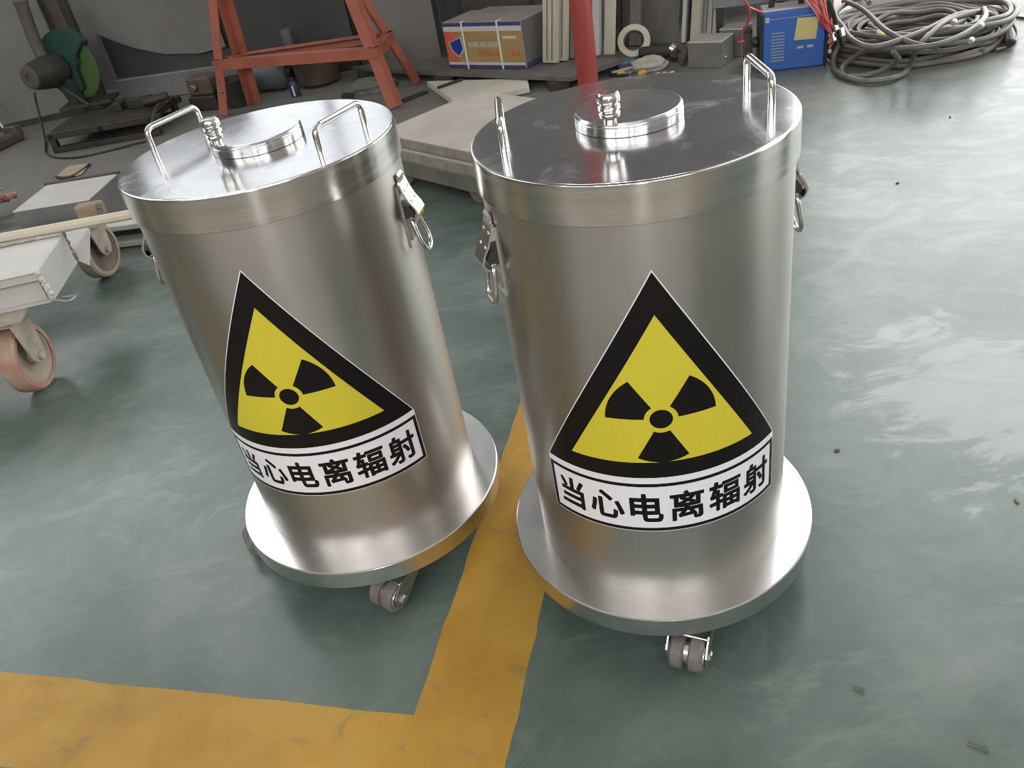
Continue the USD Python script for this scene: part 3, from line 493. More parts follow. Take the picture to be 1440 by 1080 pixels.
def bar(p, q, up, w=0.05, th=0.006, out=(0, -1, 0)):
    """an angle bar: one leaf upright on the outside, one leaf flat on top"""
    z = q - p; Lg = np.linalg.norm(z); z = z / Lg; y = np.array([0, 0, 1.0]); y = y - z * (y @ z); y /= np.linalg.norm(y); x = np.cross(y, z)
    s = 1 if x @ np.array(out) > 0 else -1
    prof = Polygon([(0, 0), (s * th, 0), (s * th, w), (-s * w + s * th, w), (-s * w + s * th, w - th), (0, w - th)]).buffer(0)
    return place(trimesh.creation.extrude_polygon(prof, Lg, engine='earcut'), cols=(x, y, z), at=p)
ZB = 0.235
q = {k: onleg(*corners[k], ZB) for k in corners}
obj('rail', bar(q['fl'], q['fr'], 1), 'orange_paint', t, smooth=False); obj('rail', bar(q['br'], q['bl'], 1, out=(0, 1, 0)), 'orange_paint', t, smooth=False)
obj('cross_bar', bar(q['fl'], q['bl'], 1, out=(-1, 0, 0)), 'orange_paint', t, smooth=False); obj('cross_bar', bar(q['fr'], q['br'], 1, out=(1, 0, 0)), 'orange_paint', t, smooth=False)
obj('top_rail', bx(LB - 0.25, 0.12, 0.06, (-LB / 2 - 0.07, BW / 2, HT + 0.02), 0.004), 'orange_paint', t, smooth=False)
bo = onleg(*corners['fl'], 0.13); obj('bolt', rod(bo + [0.03, -0.012, 0], bo + [0.03, 0.02, 0], 0.010, 12), 'dull_steel', t)

# under and behind the trestle
c = P(386, 126); t = thing('gas_cylinder', 'grey blue steel cylinder lying under the trestle', 'cylinder', (c[0], c[1], 0.085), -20)
obj('shell', place(lathe([(0, -0.12), (0.05, -0.12), (0.078, -0.10), (0.085, -0.07), (0.085, 0.07), (0.078, 0.10), (0.05, 0.12), (0, 0.12)], 40), (1, 0, 0)), 'drum_blue', t); obj('collar', place(lathe([(0, 0), (0.03, 0), (0.03, 0.03), (0, 0.03)], 24), (1, 0, 0), (0.118, 0, 0)), 'dark_steel', t)
c = P(451, 117); t = thing('bucket', 'dark brown round bucket standing behind the trestle', 'bucket', (c[0], c[1], 0), 0)
obj('pail', lathe([(0, 0), (0.10, 0), (0.125, 0.02), (0.135, 0.17), (0.14, 0.21), (0.132, 0.21), (0.12, 0.03), (0, 0.025)], 40), 'bucket_brown', t); obj('rim', place(lathe([(0.134, 0), (0.143, 0.004), (0.143, 0.012), (0.134, 0.016), (0.134, 0)], 40), at=(0, 0, 0.2), axis=(0, 0, 1)), 'dark_steel', t)
c = P(417, 135); t = thing('bottle', 'small navy bottle with a white strip below the trestle rail', 'bottle', (c[0], c[1], 0), -30)
obj('flask', lathe([(0, 0), (0.026, 0), (0.028, 0.004), (0.028, 0.06), (0.022, 0.075), (0.012, 0.082), (0.012, 0.10), (0, 0.10)], 20), 'navy_plastic', t); obj('label_strip', bx(0.012, 0.003, 0.055, (0.012, -0.027, 0.034), 0.001), 'strap_white', t)
c = P(411, 100); t = thing('pipe', 'slim dark pipe standing on end behind the navy bottle', 'pipe', (*P(422, 116)[:2], 0), 0); obj('tube', lathe([(0, 0), (0.03, 0), (0.03, 0.30), (0.024, 0.30), (0.024, 0.02), (0, 0.02)], 20), 'drum_blue', t)
c = P(300, 150); t = thing('motor', 'rusty gear motor block on the floor behind the left trestle leg', 'motor', (c[0], c[1], 0), -25)
obj('housing', bx(0.17, 0.13, 0.10, (0, 0, 0.13), 0.012), 'wood_dark', t); obj('foot', bx(0.19, 0.15, 0.08, (0, 0, 0.04), 0.006), 'dark_steel', t); obj('shaft', rod((-0.02, -0.065, 0.13), (-0.02, -0.095, 0.13), 0.018, 20), 'dull_steel', t)
c = P(330, 150); t = thing('bin', 'black tub on the floor between the trestle legs', 'tub', (c[0] + 0.02, c[1] + 0.02, 0), -25); obj('shell', lathe([(0, 0), (0.07, 0), (0.09, 0.14), (0.083, 0.14), (0.065, 0.01), (0, 0.01)], 28), 'black_rubber', t); obj('rim', lathe([(0.086, 0.132), (0.095, 0.134), (0.095, 0.145), (0.086, 0.145), (0.086, 0.132)], 28), 'black_rubber', t)
# bars lying on the floor right of the trestle
def bar_on_floor(name, label, cat, a, b, w, h, mat, z=0.0):
    a, b = np.asarray(a)[:2], np.asarray(b)[:2]; d = b - a; L = np.linalg.norm(d)
    t = thing(name, label, cat, (*((a + b) / 2), z), math.degrees(math.atan2(d[1], d[0]))); obj('bar', bx(L, w, h, (0, 0, h / 2), min(w, h) * 0.15), mat, t); return t
t = bar_on_floor('flat_bar', 'dark flat bar on the floor pointing at the pale boards, right of the trestle leg', 'steel bar', P(566, 144), P(600, 130.5), 0.035, 0.012, 'dark_steel')
t = bar_on_floor('flat_bar', 'long thin dark bar lying across the pale board behind the cart', 'steel bar', P(616, 125, 0.037), P(650, 113, 0.037), 0.016, 0.012, 'dark_steel', 0.0365)
t = bar_on_floor('hand_tool', 'black hand tool on the floor just behind the left drum lid', 'tool', P(486, 141), P(499, 147), 0.03, 0.02, 'black_rubber'); obj('jaw', bx(0.05, 0.05, 0.03, (-0.07, 0.015, 0.015), 0.006), 'dark_steel', t)
c = P(523, 126); t = thing('rag', 'crumpled grey green rag on the floor between the trestle legs', 'rag', (c[0], c[1], 0), 0)
m = trimesh.creation.icosphere(3, 1.0); v = m.vertices * [0.13, 0.09, 0.05]; v = v * (0.75 + 0.6 * meshkit.fbm(m.vertices * 2.2 + 5, 3, 4)[:, None]); v[:, 2] = np.maximum(v[:, 2] + 0.012, 0.0); m.vertices = v; obj('cloth', m, 'cart_green', t, smooth=60)

# ------------------------------------------------------------------ chop saw on its black frame
c = P(150, 195); SA = -4.0
t = thing('saw_stand', 'low black steel stand under the chop saw', 'stand', (c[0] + 0.06, c[1] + 0.05, 0), SA)
for s in (-1, 1): obj('long_rail', bx(0.62, 0.04, 0.035, (0.02, s * 0.17, 0.09), 0.003), 'dark_steel', t); obj('skid', bx(0.60, 0.035, 0.03, (0, s * 0.17, 0.015), 0.003), 'dark_steel', t)
for x in (-0.28, 0.0, 0.28): obj('cross_rail', bx(0.035, 0.38, 0.03, (x, 0, 0.088), 0.003), 'dark_steel', t)
for x in (-0.28, 0.28):
    for s in (-1, 1): obj('upright', bx(0.035, 0.035, 0.065, (x, s * 0.17, 0.06), 0.003), 'dark_steel', t)
obj('tray', bx(0.57, 0.33, 0.006, (0.02, 0, 0.109), 0.001), 'dark_steel', t)
obj('vice', cat_([bx(0.14, 0.05, 0.05, (0.16, 0.05, 0.137), 0.004), rod((0.20, -0.02, 0.14), (0.33, 0.03, 0.15), 0.022, 16), bx(0.05, 0.12, 0.045, (0.03, 0.08, 0.134), 0.004)]), 'dark_steel', t)
hb = P(103, 93, 0.32); A = np.array([-0.42, -0.90, 0.05]); A /= np.linalg.norm(A)      # the disc's axle, towards the viewer's left
s_ = thing('chop_saw', 'green chop saw with dark motor and raised handle at the left', 'saw', (hb[0], hb[1], 0), 0)
O = np.array([0, 0, 0.32]); X = np.cross([0, 0, 1.0], A); X /= np.linalg.norm(X); Y = np.cross(A, X)
if X[0] < 0: X, Y = -X, -Y
Y = np.array([0, 0, 1.0]) - A * A[2]; Y /= np.linalg.norm(Y); X = np.cross(Y, A)
obj('cutting_disc', place(lathe([(0, -0.002), (0.175, -0.002), (0.1765, 0), (0.175, 0.002), (0.03, 0.002), (0.03, 0.006), (0, 0.006)], 64), A, O), 'blade_green', s_)
th = np.radians(np.linspace(38, 195, 40)); gp = [(0.195 * math.cos(a), 0.195 * math.sin(a)) for a in th] + [(-0.13, -0.10), (-0.05, -0.16), (0.03, -0.12), (0.035, -0.02), (0.07, 0.02), (0.075, 0.06)]
obj('guard', extrude(Polygon(gp).buffer(0.004), 0.055, (X, Y, A), O), 'saw_green', s_)
obj('guard_lip', extrude(Polygon([(0.15, 0.12), (0.157, 0.125), (0.085, 0.06), (0.045, -0.02), (0.04, -0.12), (0.033, -0.12), (0.038, -0.02), (0.078, 0.065)]).buffer(0.002), 0.06, (X, Y, A), O), 'black_rubber', s_)
M0 = O + X * -0.07 + A * 0.03
obj('motor', place(lathe([(0, 0), (0.075, 0), (0.088, 0.02), (0.088, 0.10), (0.078, 0.16), (0.070, 0.20), (0.066, 0.215), (0.05, 0.22), (0, 0.22)], 36), A, M0), 'saw_grey', s_)
obj('motor_cap', place(lathe([(0, 0), (0.062, 0), (0.062, 0.008), (0.045, 0.014), (0.02, 0.014), (0.018, 0.008), (0, 0.008)], 30), A, M0 + A * 0.218), 'handle_brown', s_)
hpath = smooth_path([M0 + A * 0.07 + X * -0.01 + Y * 0.05, M0 + A * 0.07 + X * -0.025 + Y * 0.16, M0 + A * 0.07 + X * -0.02 + Y * 0.26, M0 + A * 0.07 + X * -0.01 + Y * 0.36], 20)
obj('handle', sweep(hpath, np.linspace(0.034, 0.036, 20), 14), 'handle_brown', s_); obj('handle_tip', place(lathe([(0, 0), (0.04, 0), (0.042, 0.01), (0.036, 0.022), (0, 0.024)], 20), Y, M0 + A * 0.07 + X * -0.01 + Y * 0.355), 'handle_brown', s_)
obj('arm', cat_([trimesh.convex.convex_hull(np.array([O + X * x + Y * y + A * a for x, y in ((-0.10, -0.02), (0.0, -0.06), (0.02, -0.20), (-0.03, -0.205)) for a in (0.03, 0.09)]))]), 'saw_grey', s_)
obj('strut', cat_([rod(O + X * -0.12 + Y * -0.08 + A * 0.06, O + X * 0.03 + Y * -0.19 + A * 0.06, 0.016, 12), rod(O + X * -0.10 + Y * -0.05 + A * 0.09, O + X * 0.10 + Y * -0.202 + A * 0.09, 0.008, 12)]), 'saw_green', s_)
obj('base', bx(0.30, 0.18, 0.02, (0.02, -0.04, 0.122), 0.004), 'saw_grey', s_)
cp = [P(50, 136, 0.25), P(55, 160, 0.12), P(61, 185, 0.04), P(64, 205, 0.008), P(66, 216, 0.006), P(92, 222, 0.006), P(122, 219, 0.006), P(160, 210, 0.006), P(195, 201, 0.02), P(212, 182, 0.12), P(217, 158, 0.18), P(224, 146, 0.2)]
tb = thing('power_cable', 'black cable looping from the chop saw over the floor in front of its stand', 'cable'); obj('cord', sweep(smooth_path(cp, 70), 0.006, 8), 'black_rubber', tb, smooth=60)
# dark timbers at the very left
t = bar_on_floor('timber', 'dark brown timber on the floor at the left edge, behind the rusty rods', 'timber', P(-25, 222), P(28, 196), 0.09, 0.05, 'wood_dark'); obj('bracket', bx(0.05, 0.10, 0.06, (0.13, 0, 0.055), 0.004), 'handle_brown', t)
obj('knob', lathe([(0, 0.05), (0.02, 0.05), (0.022, 0.075), (0.012, 0.085), (0, 0.085)], 16), 'handle_brown', t)
t = thing('strip', 'thin pale strip leaning at the left edge beside the dark timber', 'strip', (*P(12, 190)[:2], 0), 0); obj('bar', rod((0, 0, 0), (-0.13, 0.10, 0.42), 0.009, 10), 'block_top', t); obj('end_cap', rod((0, 0, 0), (0.006, 0, 0.02), 0.012, 10), 'black_rubber', t)
# cardboard scrap
c = P(103, 243); t = thing('cardboard_scrap', 'torn piece of brown cardboard on the floor behind the white duct', 'cardboard', (c[0], c[1], 0), 0)
q_ = [P(80, 250), P(97, 236), P(127, 232), P(116, 246), P(104, 249)]; pl = Polygon([tuple(k[:2] - c[:2]) for k in q_]); obj('sheet', place(trimesh.creation.extrude_polygon(pl, 0.006, engine='earcut'), at=(0, 0, 0.003), cols=np.eye(3)), 'card', t, smooth=False)
obj('black_edge', sweep(smooth_path([k - c + [0, 0, 0.008] for k in (P(80, 250.5), P(104, 249), P(113, 244), P(127, 233))], 24), 0.006, 8), 'black_rubber', t)

# ------------------------------------------------------------------ white trolley, its load, and what lies behind it
TA = math.radians(4.7); TX = np.array([math.cos(TA), math.sin(TA), 0]); TY = np.array([-math.sin(TA), math.cos(TA), 0]); TO = np.array([-1.155, 2.018, 0])      # TO: front right corner of the front beam
t = thing('trolley', 'white welded steel trolley on castors at the left edge', 'trolley', TO, 4.7)
obj('front_beam', cat_([bx(1.30, 0.255, 0.006, (-0.65, 0.1275, 0.317), 0.001), bx(1.30, 0.006, 0.022, (-0.65, 0.003, 0.307), 0.001), bx(1.29, 0.006, 0.06, (-0.655, 0.02, 0.26), 0.001), bx(1.30, 0.255, 0.006, (-0.65, 0.1275, 0.233), 0.001), bx(1.30, 0.006, 0.09, (-0.65, 0.252, 0.275), 0.001)]), 'white_paint', t)
obj('web', bx(1.27, 0.012, 0.078, (-0.645, 0.030, 0.272), 0.002), 'dusty_paint', t)
obj('end_plate', bx(0.008, 0.250, 0.092, (0.002, 0.129, 0.274), 0.002), 'white_paint', t)
def beads(p0, p1, n, r, seed):
    g = random.Random(seed); out = []
    for k in range(n):
        q = np.array(p0) + (np.array(p1) - np.array(p0)) * (k / (n - 1)); m = trimesh.creation.icosphere(1, r * g.uniform(0.75, 1.2)); m.apply_translation(q + [g.uniform(-1, 1) * r * 0.3 for _ in range(3)]); out.append(m)
    return cat_(out)
obj('weld_seam', beads((0.004, 0.256, 0.318), (0.004, 0.256, 0.232), 16, 0.0075, 1), 'weld_bead', t); obj('weld_seam', beads((0.004, 0.002, 0.318), (0.012, -0.002, 0.255), 14, 0.0075, 2), 'white_paint', t)
obj('gusset', extrude(Polygon([(0.262, 0.255), (0.455, 0.255), (0.445, 0.245), (0.330, 0.185), (0.262, 0.235)]), 0.006, ((0, 1, 0), (0, 0, 1), (1, 0, 0)), (0.0, 0, 0)), 'white_paint', t)
obj('gusset_flange', bx(0.16, 0.195, 0.006, (-0.08, 0.36, 0.256), 0.001), 'white_paint', t)
obj('hook', sweep(rounded([(0.005, 0.004, 0.236), (0.045, -0.004, 0.222), (0.058, 0.03, 0.222), (0.02, 0.028, 0.226)], 0.012), 0.0035, 10), 'dull_steel', t, smooth=60)
obj('rear_beam', bx(1.14, 0.12, 0.024, (-0.72, 0.62, 0.212), 0.003), 'dusty_paint', t); obj('side_beam', bx(0.08, 0.5, 0.04, (-0.6, 0.42, 0.210), 0.003), 'dusty_paint', t)
def big_caster(x, y, tyre, hub, swing, label):
    cs = math.radians(swing); ax = np.array([math.cos(cs), math.sin(cs), 0]); fw = np.array([-ax[1], ax[0], 0]); Z = np.array([0, 0, 1.0]); w = np.array([x, y, 0.0955])
    fk = [bx(0.13, 0.12, 0.008, (x - 0.03, y, 0.226), 0.001)] if y < 0.3 else [bx(0.10, 0.10, 0.008, (x - 0.03, y, 0.195), 0.001)]
    top = 0.222 if y < 0.3 else 0.192
    fk.append(place(lathe([(0, 0), (0.045, 0), (0.048, 0.006), (0.048, 0.014), (0, 0.014)], 28), Z, (x - 0.03, y, top - 0.014)))
    for s in (-1, 1):
        ck = Polygon([(-0.046, top - 0.014), (0.040, top - 0.014), (0.032, 0.10), (0.020, 0.078), (-0.016, 0.078), (-0.034, 0.10)])
        fk.append(extrude(ck, 0.005, (fw, Z, np.cross(fw, Z)), np.array([x, y, 0]) - ax * 0.03 + ax * s * 0.036))
    f = obj('caster', cat_(fk + [bx(0.075, 0.085, 0.005, (x - 0.03, y, top - 0.012), 0.001, cs)]), 'dusty_paint', t, label=label)
    wc = w - ax * 0.03
    obj('tyre', place(lathe([(0.076, -0.026), (0.088, -0.026), (0.0945, -0.020), (0.0955, 0), (0.0945, 0.020), (0.088, 0.026), (0.076, 0.026), (0.076, -0.026)], 56), ax, wc), tyre, f)
    obj('wheel', place(lathe([(0, -0.020), (0.014, -0.020), (0.018, -0.012), (0.060, -0.012), (0.070, -0.022), (0.0765, -0.022), (0.0765, 0.022), (0.070, 0.022), (0.060, 0.012), (0.018, 0.012), (0.014, 0.020), (0, 0.020)], 48), ax, wc), hub, f)
    obj('axle_bolt', cat_([rod(wc - ax * 0.05, wc + ax * 0.048, 0.007, 12), place(lathe([(0, 0), (0.013, 0), (0.013, 0.009), (0, 0.009)], 6), ax, wc + ax * 0.0385)]), 'dusty_paint', f)
big_caster(-0.098, -0.010, 'red_tyre', 'dusty_wheel', -8, 'castor with red rimmed wheel')
big_caster(-0.075, 0.70, 'dusty_wheel', 'brown_wheel', -16, 'castor with dark brown wheel')
big_caster(-1.15, 0.05, 'red_tyre', 'dusty_wheel', 0, None); big_caster(-1.15, 0.66, 'dusty_wheel', 'brown_wheel', 0, None)

a, b = P(0, 337.5, 0.333), P(181, 304.5, 0.333); d_ = b - a; a = a - d_ * 1.6; b = b + d_ * 0.30; L_ = np.linalg.norm(b - a)
t = thing('cream_bar', 'long cream square bar laid across the white trolley', 'bar', (*((a + b) / 2)[:2], 0.3375), math.degrees(math.atan2(d_[1], d_[0])))
obj('bar', bx(L_, 0.027, 0.026, (0, 0, 0), 0.008), 'cream_plastic', t)
for s in (-1, 1): obj('end_cap', bx(0.004, 0.020, 0.020, (s * (L_ / 2 + 0.001), 0, 0), 0.001), 'cream_plastic', t)

c4 = [P(28, 297, 0.15), P(135, 280, 0.15), P(152, 245, 0.15), P(57, 262, 0.15)]
ctr = sum(c4) / 4; ex = (c4[1] - c4[0])[:2]; an = math.degrees(math.atan2(ex[1], ex[0])); Ld, Wd = np.linalg.norm(ex), 0.28
t = thing('duct', 'white sheet metal duct section lying on the floor behind the trolley', 'duct', (ctr[0], ctr[1], 0), an)
obj('top_sheet', bx(Ld, Wd, 0.004, (0, 0, 0.148), 0.001), 'white_paint', t); obj('base_sheet', bx(Ld, Wd, 0.004, (0, 0, 0.002), 0.001), 'grey_steel', t)
obj('side_sheet', bx(Ld, 0.004, 0.144, (0, -Wd / 2 + 0.002, 0.075), 0.001), 'grey_steel', t); obj('side_sheet', bx(Ld, 0.004, 0.144, (0, Wd / 2 - 0.002, 0.075), 0.001), 'grey_steel', t)
obj('end_sheet', bx(0.004, Wd - 0.01, 0.144, (Ld / 2 - 0.002, 0, 0.075), 0.001), 'grey_steel', t); obj('rear_lip', bx(Ld + 0.02, 0.015, 0.012, (0, Wd / 2 + 0.006, 0.152), 0.002), 'wood_dark', t)
obj('corner_clip', bx(0.02, 0.07, 0.02, (Ld / 2 + 0.012, -0.03, 0.03), 0.004), 'black_rubber', t)
c = P(121, 297, 0.12); t = thing('wood_block', 'small raw wood block between the white duct and the cream bar', 'block', (*P(132, 304, 0.0955)[:2], 0.0925), an)
obj('block', bx(0.10, 0.05, 0.055, (0, 0, 0.0275), 0.006), 'wood_raw', t); obj('bark_edge', beads((0.05, -0.03, 0.052), (0.05, -0.03, 0.008), 6, 0.009, 5), 'weld_bead', t)
# open channel on the floor behind the rear castor
a, b = P(-30, 376), P(184, 348.5); d_ = (b - a); b = b + d_ * 0.30; L_ = np.linalg.norm(b - a)
t = thing('steel_channel', 'grey steel channel lying on the floor behind the rear castor', 'channel', (*((a + b) / 2)[:2], 0), math.degrees(math.atan2(d_[1], d_[0])))
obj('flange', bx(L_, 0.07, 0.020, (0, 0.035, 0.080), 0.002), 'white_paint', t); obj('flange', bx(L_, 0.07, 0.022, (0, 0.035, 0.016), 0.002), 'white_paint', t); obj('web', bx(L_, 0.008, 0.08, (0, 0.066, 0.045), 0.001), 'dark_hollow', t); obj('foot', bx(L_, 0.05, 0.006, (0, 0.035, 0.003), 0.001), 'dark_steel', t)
# rusty rod bundle at the left edge
c = P(4, 300, 0.03); t = thing('rod_bundle', 'bundle of rust red and cream twisted rods at the left edge', 'rods', (c[0], c[1], 0), 0)
for k in range(9):
    g = random.Random(40 + k); p0 = np.array([-0.28 + g.uniform(-.03, .03), -0.10 + g.uniform(-.03, .03), 0.02 + 0.022 * (k % 4)]); p1 = np.array([0.02 + g.uniform(-.05, .06), 0.02 + g.uniform(-.10, .12), 0.03 + 0.03 * (k % 5)])
    pts = [p0 * (1 - s) + p1 * s + np.array([0, 0, 0.012 * math.sin(9 * s + k)]) for s in np.linspace(0, 1, 14)]
    obj('rod', sweep(pts, 0.014, 8), 'rusty_rope', t, smooth=60)

# ------------------------------------------------------------------ flat cart with boards
CA = math.radians(-52); CX, CY = np.array([math.cos(CA), math.sin(CA), 0]), np.array([-math.sin(CA), math.cos(CA), 0])
def CC(a, b): return CX * a + CY * b
CO = CC(-2.15, 1.91)                                                                    # deck middle
t = thing('flat_cart', 'low grey flat cart carrying two pale boards between the drums', 'cart', (CO[0], CO[1], 0), -52)
obj('deck', bx(0.98, 0.52, 0.016, (0, 0, 0.110), 0.003), 'board_edge', t)
for s in (-1, 1): obj('side_rail', bx(0.98, 0.03, 0.052, (0, s * 0.245, 0.076), 0.003), 'cart_green', t); obj('end_rail', bx(0.03, 0.46, 0.052, (s * 0.475, 0, 0.076), 0.003), 'cart_green', t)
for sx in (-0.40, 0.02, 0.40):
    for sy in (-1, 1):
        w = np.array([sx, sy * 0.222, 0.05]); f = obj('caster', cat_([bx(0.05, 0.045, 0.006, (sx, sy * 0.222, 0.099), 0.001), bx(0.03, 0.004, 0.06, (sx, sy * 0.222 - 0.021, 0.072), 0.001), bx(0.03, 0.004, 0.06, (sx, sy * 0.222 + 0.021, 0.072), 0.001)]), 'dark_steel', t)
        obj('wheel', place(lathe([(0, -0.016), (0.012, -0.016), (0.014, -0.012), (0.036, -0.012), (0.038, -0.016), (0.047, -0.015), (0.05, -0.010), (0.05, 0.010), (0.047, 0.015), (0.038, 0.016), (0.036, 0.012), (0.014, 0.012), (0.012, 0.016), (0, 0.016)], 36), (0, 1, 0), w), 'brown_wheel', f)
t = thing('board', 'lower pale board on the flat cart, under the top board', 'board', (CO[0], CO[1], 0.1185), -52); obj('board', bx(1.0, 0.525, 0.040, (0.02, -0.012, 0.020), 0.002), 'board_edge', t); obj('face', bx(0.995, 0.52, 0.003, (0.02, -0.012, 0.0408), 0.001), 'board_top', t)
t = thing('board', 'top pale board on the flat cart, with scuffed face', 'board', (CO[0], CO[1], 0.162), -52); obj('board', bx(1.0, 0.52, 0.034, (0.015, 0.0, 0.018), 0.002), 'board_edge', t); obj('face', bx(0.996, 0.516, 0.003, (0.015, 0.0, 0.0358), 0.001), 'board_top', t)
q_ = [P(600, 114, 0.036), P(742, 110, 0.036), P(744, 121, 0.036), P(640, 143, 0.036)]; c = sum(q_) / 4
t = thing('board', 'thin cream board on the floor behind the flat cart', 'board', (c[0], c[1], 0), 0); obj('board', slab([k - c for k in q_], 0.004, 0.036), 'board_light', t); obj('batten', bx(0.25, 0.03, 0.004, (0, 0, 0.002), 0.001, -0.6), 'wood_dark', t)

# ------------------------------------------------------------------ low plate with the carton
ZP = 0.06
q_ = [P(488, 99, ZP), P(815, 108, ZP), P(880, 78, ZP), P(600, 66, ZP)]; q_ = [P(488, 93.5, ZP), P(612, 101, ZP), P(803, 108.5, ZP), P(878, 82, ZP), P(672, 76, ZP)]; c = sum(q_) / 5
t = thing('steel_plate', 'dark grey steel plate on low feet carrying the carton', 'plate', (c[0], c[1], 0), 0)
pl = Polygon([tuple(k[:2] - c[:2]) for k in q_]); obj('plate', place(trimesh.creation.extrude_polygon(pl.buffer(-0.01).buffer(0.01), 0.02, engine='earcut'), cols=np.eye(3), at=(0, 0, ZP - 0.02)), 'board_grey', t, smooth=False)
for k in q_: kk = (k - c) * 0.86; obj('foot', bx(0.10, 0.06, ZP - 0.02, (kk[0], kk[1], (ZP - 0.02) / 2), 0.002), 'dark_steel', t)
bl, br = P(633, 96, ZP)[:2], P(741, 97.5, ZP)[:2]; ex = br - bl; BWd = np.linalg.norm(ex); an = math.degrees(math.atan2(ex[1], ex[0])); BD, BH = 0.25, 0.225
t = thing('carton', 'ochre and navy printed carton with white straps on the steel plate', 'carton', (*bl, ZP + 0.0022), an)
obj('box', bx(BWd, BD, BH, (BWd / 2, BD / 2, BH / 2), 0.004), 'card_grey', t)
F = lambda x0, x1, z0, z1, k, m, nm, lb=None: obj(nm, bx((x1 - x0) * BWd, 0.0016, (z1 - z0) * BH, ((x0 + x1) / 2 * BWd, -0.0006 - 0.0006 * k, (z0 + z1) / 2 * BH), 0.0004), m, t, label=lb)
F(0.005, 0.995, 0.015, 0.075, 0, 'print_navy', 'printed_band'); F(0.005, 0.995, 0.075, 0.135, 0, 'print_white', 'printed_band'); F(0.005, 0.995, 0.135, 0.80, 0, 'print_ochre', 'printed_field'); F(0.005, 0.995, 0.80, 0.905, 0, 'print_white', 'printed_band'); F(0.005, 0.995, 0.905, 0.985, 0, 'print_navy', 'printed_band')
def flat(poly, k, m, nm, lb=None): return obj(nm, extrude(Polygon([(x * BWd, z * BH) for x, z in poly]), 0.0012, ((1, 0, 0), (0, 0, 1), (0, -1, 0)), (0, -0.0010 - 0.0006 * k, 0)), m, t, smooth=False, label=lb)
flat([(0.01, 0.14), (0.16, 0.14), (0.20, 0.42), (0.14, 0.55), (0.19, 0.80), (0.01, 0.80)], 1, 'print_red', 'printed_panel', 'red printed panel at the left of the carton')
flat([(0.05, 0.56), (0.225, 0.69), (0.245, 0.42), (0.165, 0.24), (0.08, 0.38)], 2, 'print_white', 'shield_border'); flat([(0.066, 0.56), (0.212, 0.665), (0.228, 0.425), (0.165, 0.275), (0.092, 0.39)], 3, 'print_blue', 'shield', 'blue five sided emblem')
def glyph_row(x0, x1, z0, z1, n, m, nm):
    """a row of square printed characters too blurred to read"""
    w = (x1 - x0) / n
    for i in range(n):
        g = random.Random(300 + i + int(z0 * 100)); a, b = x0 + w * i + w * 0.08, x0 + w * (i + 1) - w * 0.08; h = z1 - z0; qs = []
        for s in (0.06, 0.45, 0.84): qs.append(bx((b - a) * BWd, 0.0012, h * 0.15 * BH, ((a + b) / 2 * BWd, -0.0022, (z0 + h * (s + 0.05)) * BH), 0))
        for s in g.sample((0.1, 0.5, 0.9), 2): qs.append(bx((b - a) * 0.17 * BWd, 0.0012, h * 0.92 * BH, ((a + (b - a) * s) * BWd, -0.0022, (z0 + z1) / 2 * BH), 0))
        obj(nm, cat_(qs), m, t, smooth=False)
glyph_row(0.31, 0.69, 0.46, 0.575, 8, 'print_white', 'printed_character'); glyph_row(0.42, 0.69, 0.27, 0.385, 5, 'print_red', 'printed_character'); glyph_row(0.84, 0.94, 0.27, 0.39, 2, 'print_red', 'printed_character')
F(0.76, 0.93, 0.635, 0.69, 1, 'print_white', 'printed_line'); F(0.40, 0.66, 0.655, 0.675, 1, 'card_grey', 'printed_line'); F(0.38, 0.67, 0.705, 0.722, 1, 'card_grey', 'printed_line'); F(0.80, 0.92, 0.50, 0.515, 1, 'print_red', 'printed_line')
for x in (0.262, 0.713): obj('strap', cat_([bx(0.011, 0.003, BH + 0.004, (x * BWd, -0.0032, BH / 2), 0.0005), bx(0.011, BD + 0.006, 0.003, (x * BWd, BD / 2, BH + 0.001), 0.0005)]), 'strap_white', t)
obj('flap', trimesh.convex.convex_hull(np.array([(x, y, z) for x, y in ((0.10 * BWd, 0.02), (0.70 * BWd, 0.01), (0.98 * BWd, 0.28), (0.2 * BWd, 0.29)) for z in (BH, BH + 0.006)])), 'card_grey', t)
obj('side_wrap', bx(0.003, BD - 0.01, BH * 0.98, (BWd + 0.0015, BD / 2, BH / 2), 0.001), 'board_grey', t); obj('side_band', bx(0.003, BD - 0.01, BH * 0.10, (BWd + 0.003, BD / 2, BH * 0.06), 0.001), 'print_navy', t)
t = thing('sack', 'dark crumpled sack leaning behind the carton', 'sack', (*P(708, 78, 0)[:2], 0), an)
m = trimesh.creation.icosphere(3, 1.0); v = m.vertices * [0.24, 0.06, 0.30]; v = v * (0.8 + 0.45 * meshkit.fbm(m.vertices * 3 + 9, 3, 11)[:, None]); v[:, 2] = np.maximum(v[:, 2] + 0.29, 0.0); m.vertices = v; obj('cloth', m, 'soot_board', t, smooth=60)
obj('seam', sweep([(-0.3, 0, 0.5), (0, -0.02, 0.58), (0.3, 0, 0.5)], 0.006, 8), 'black_rubber', t)

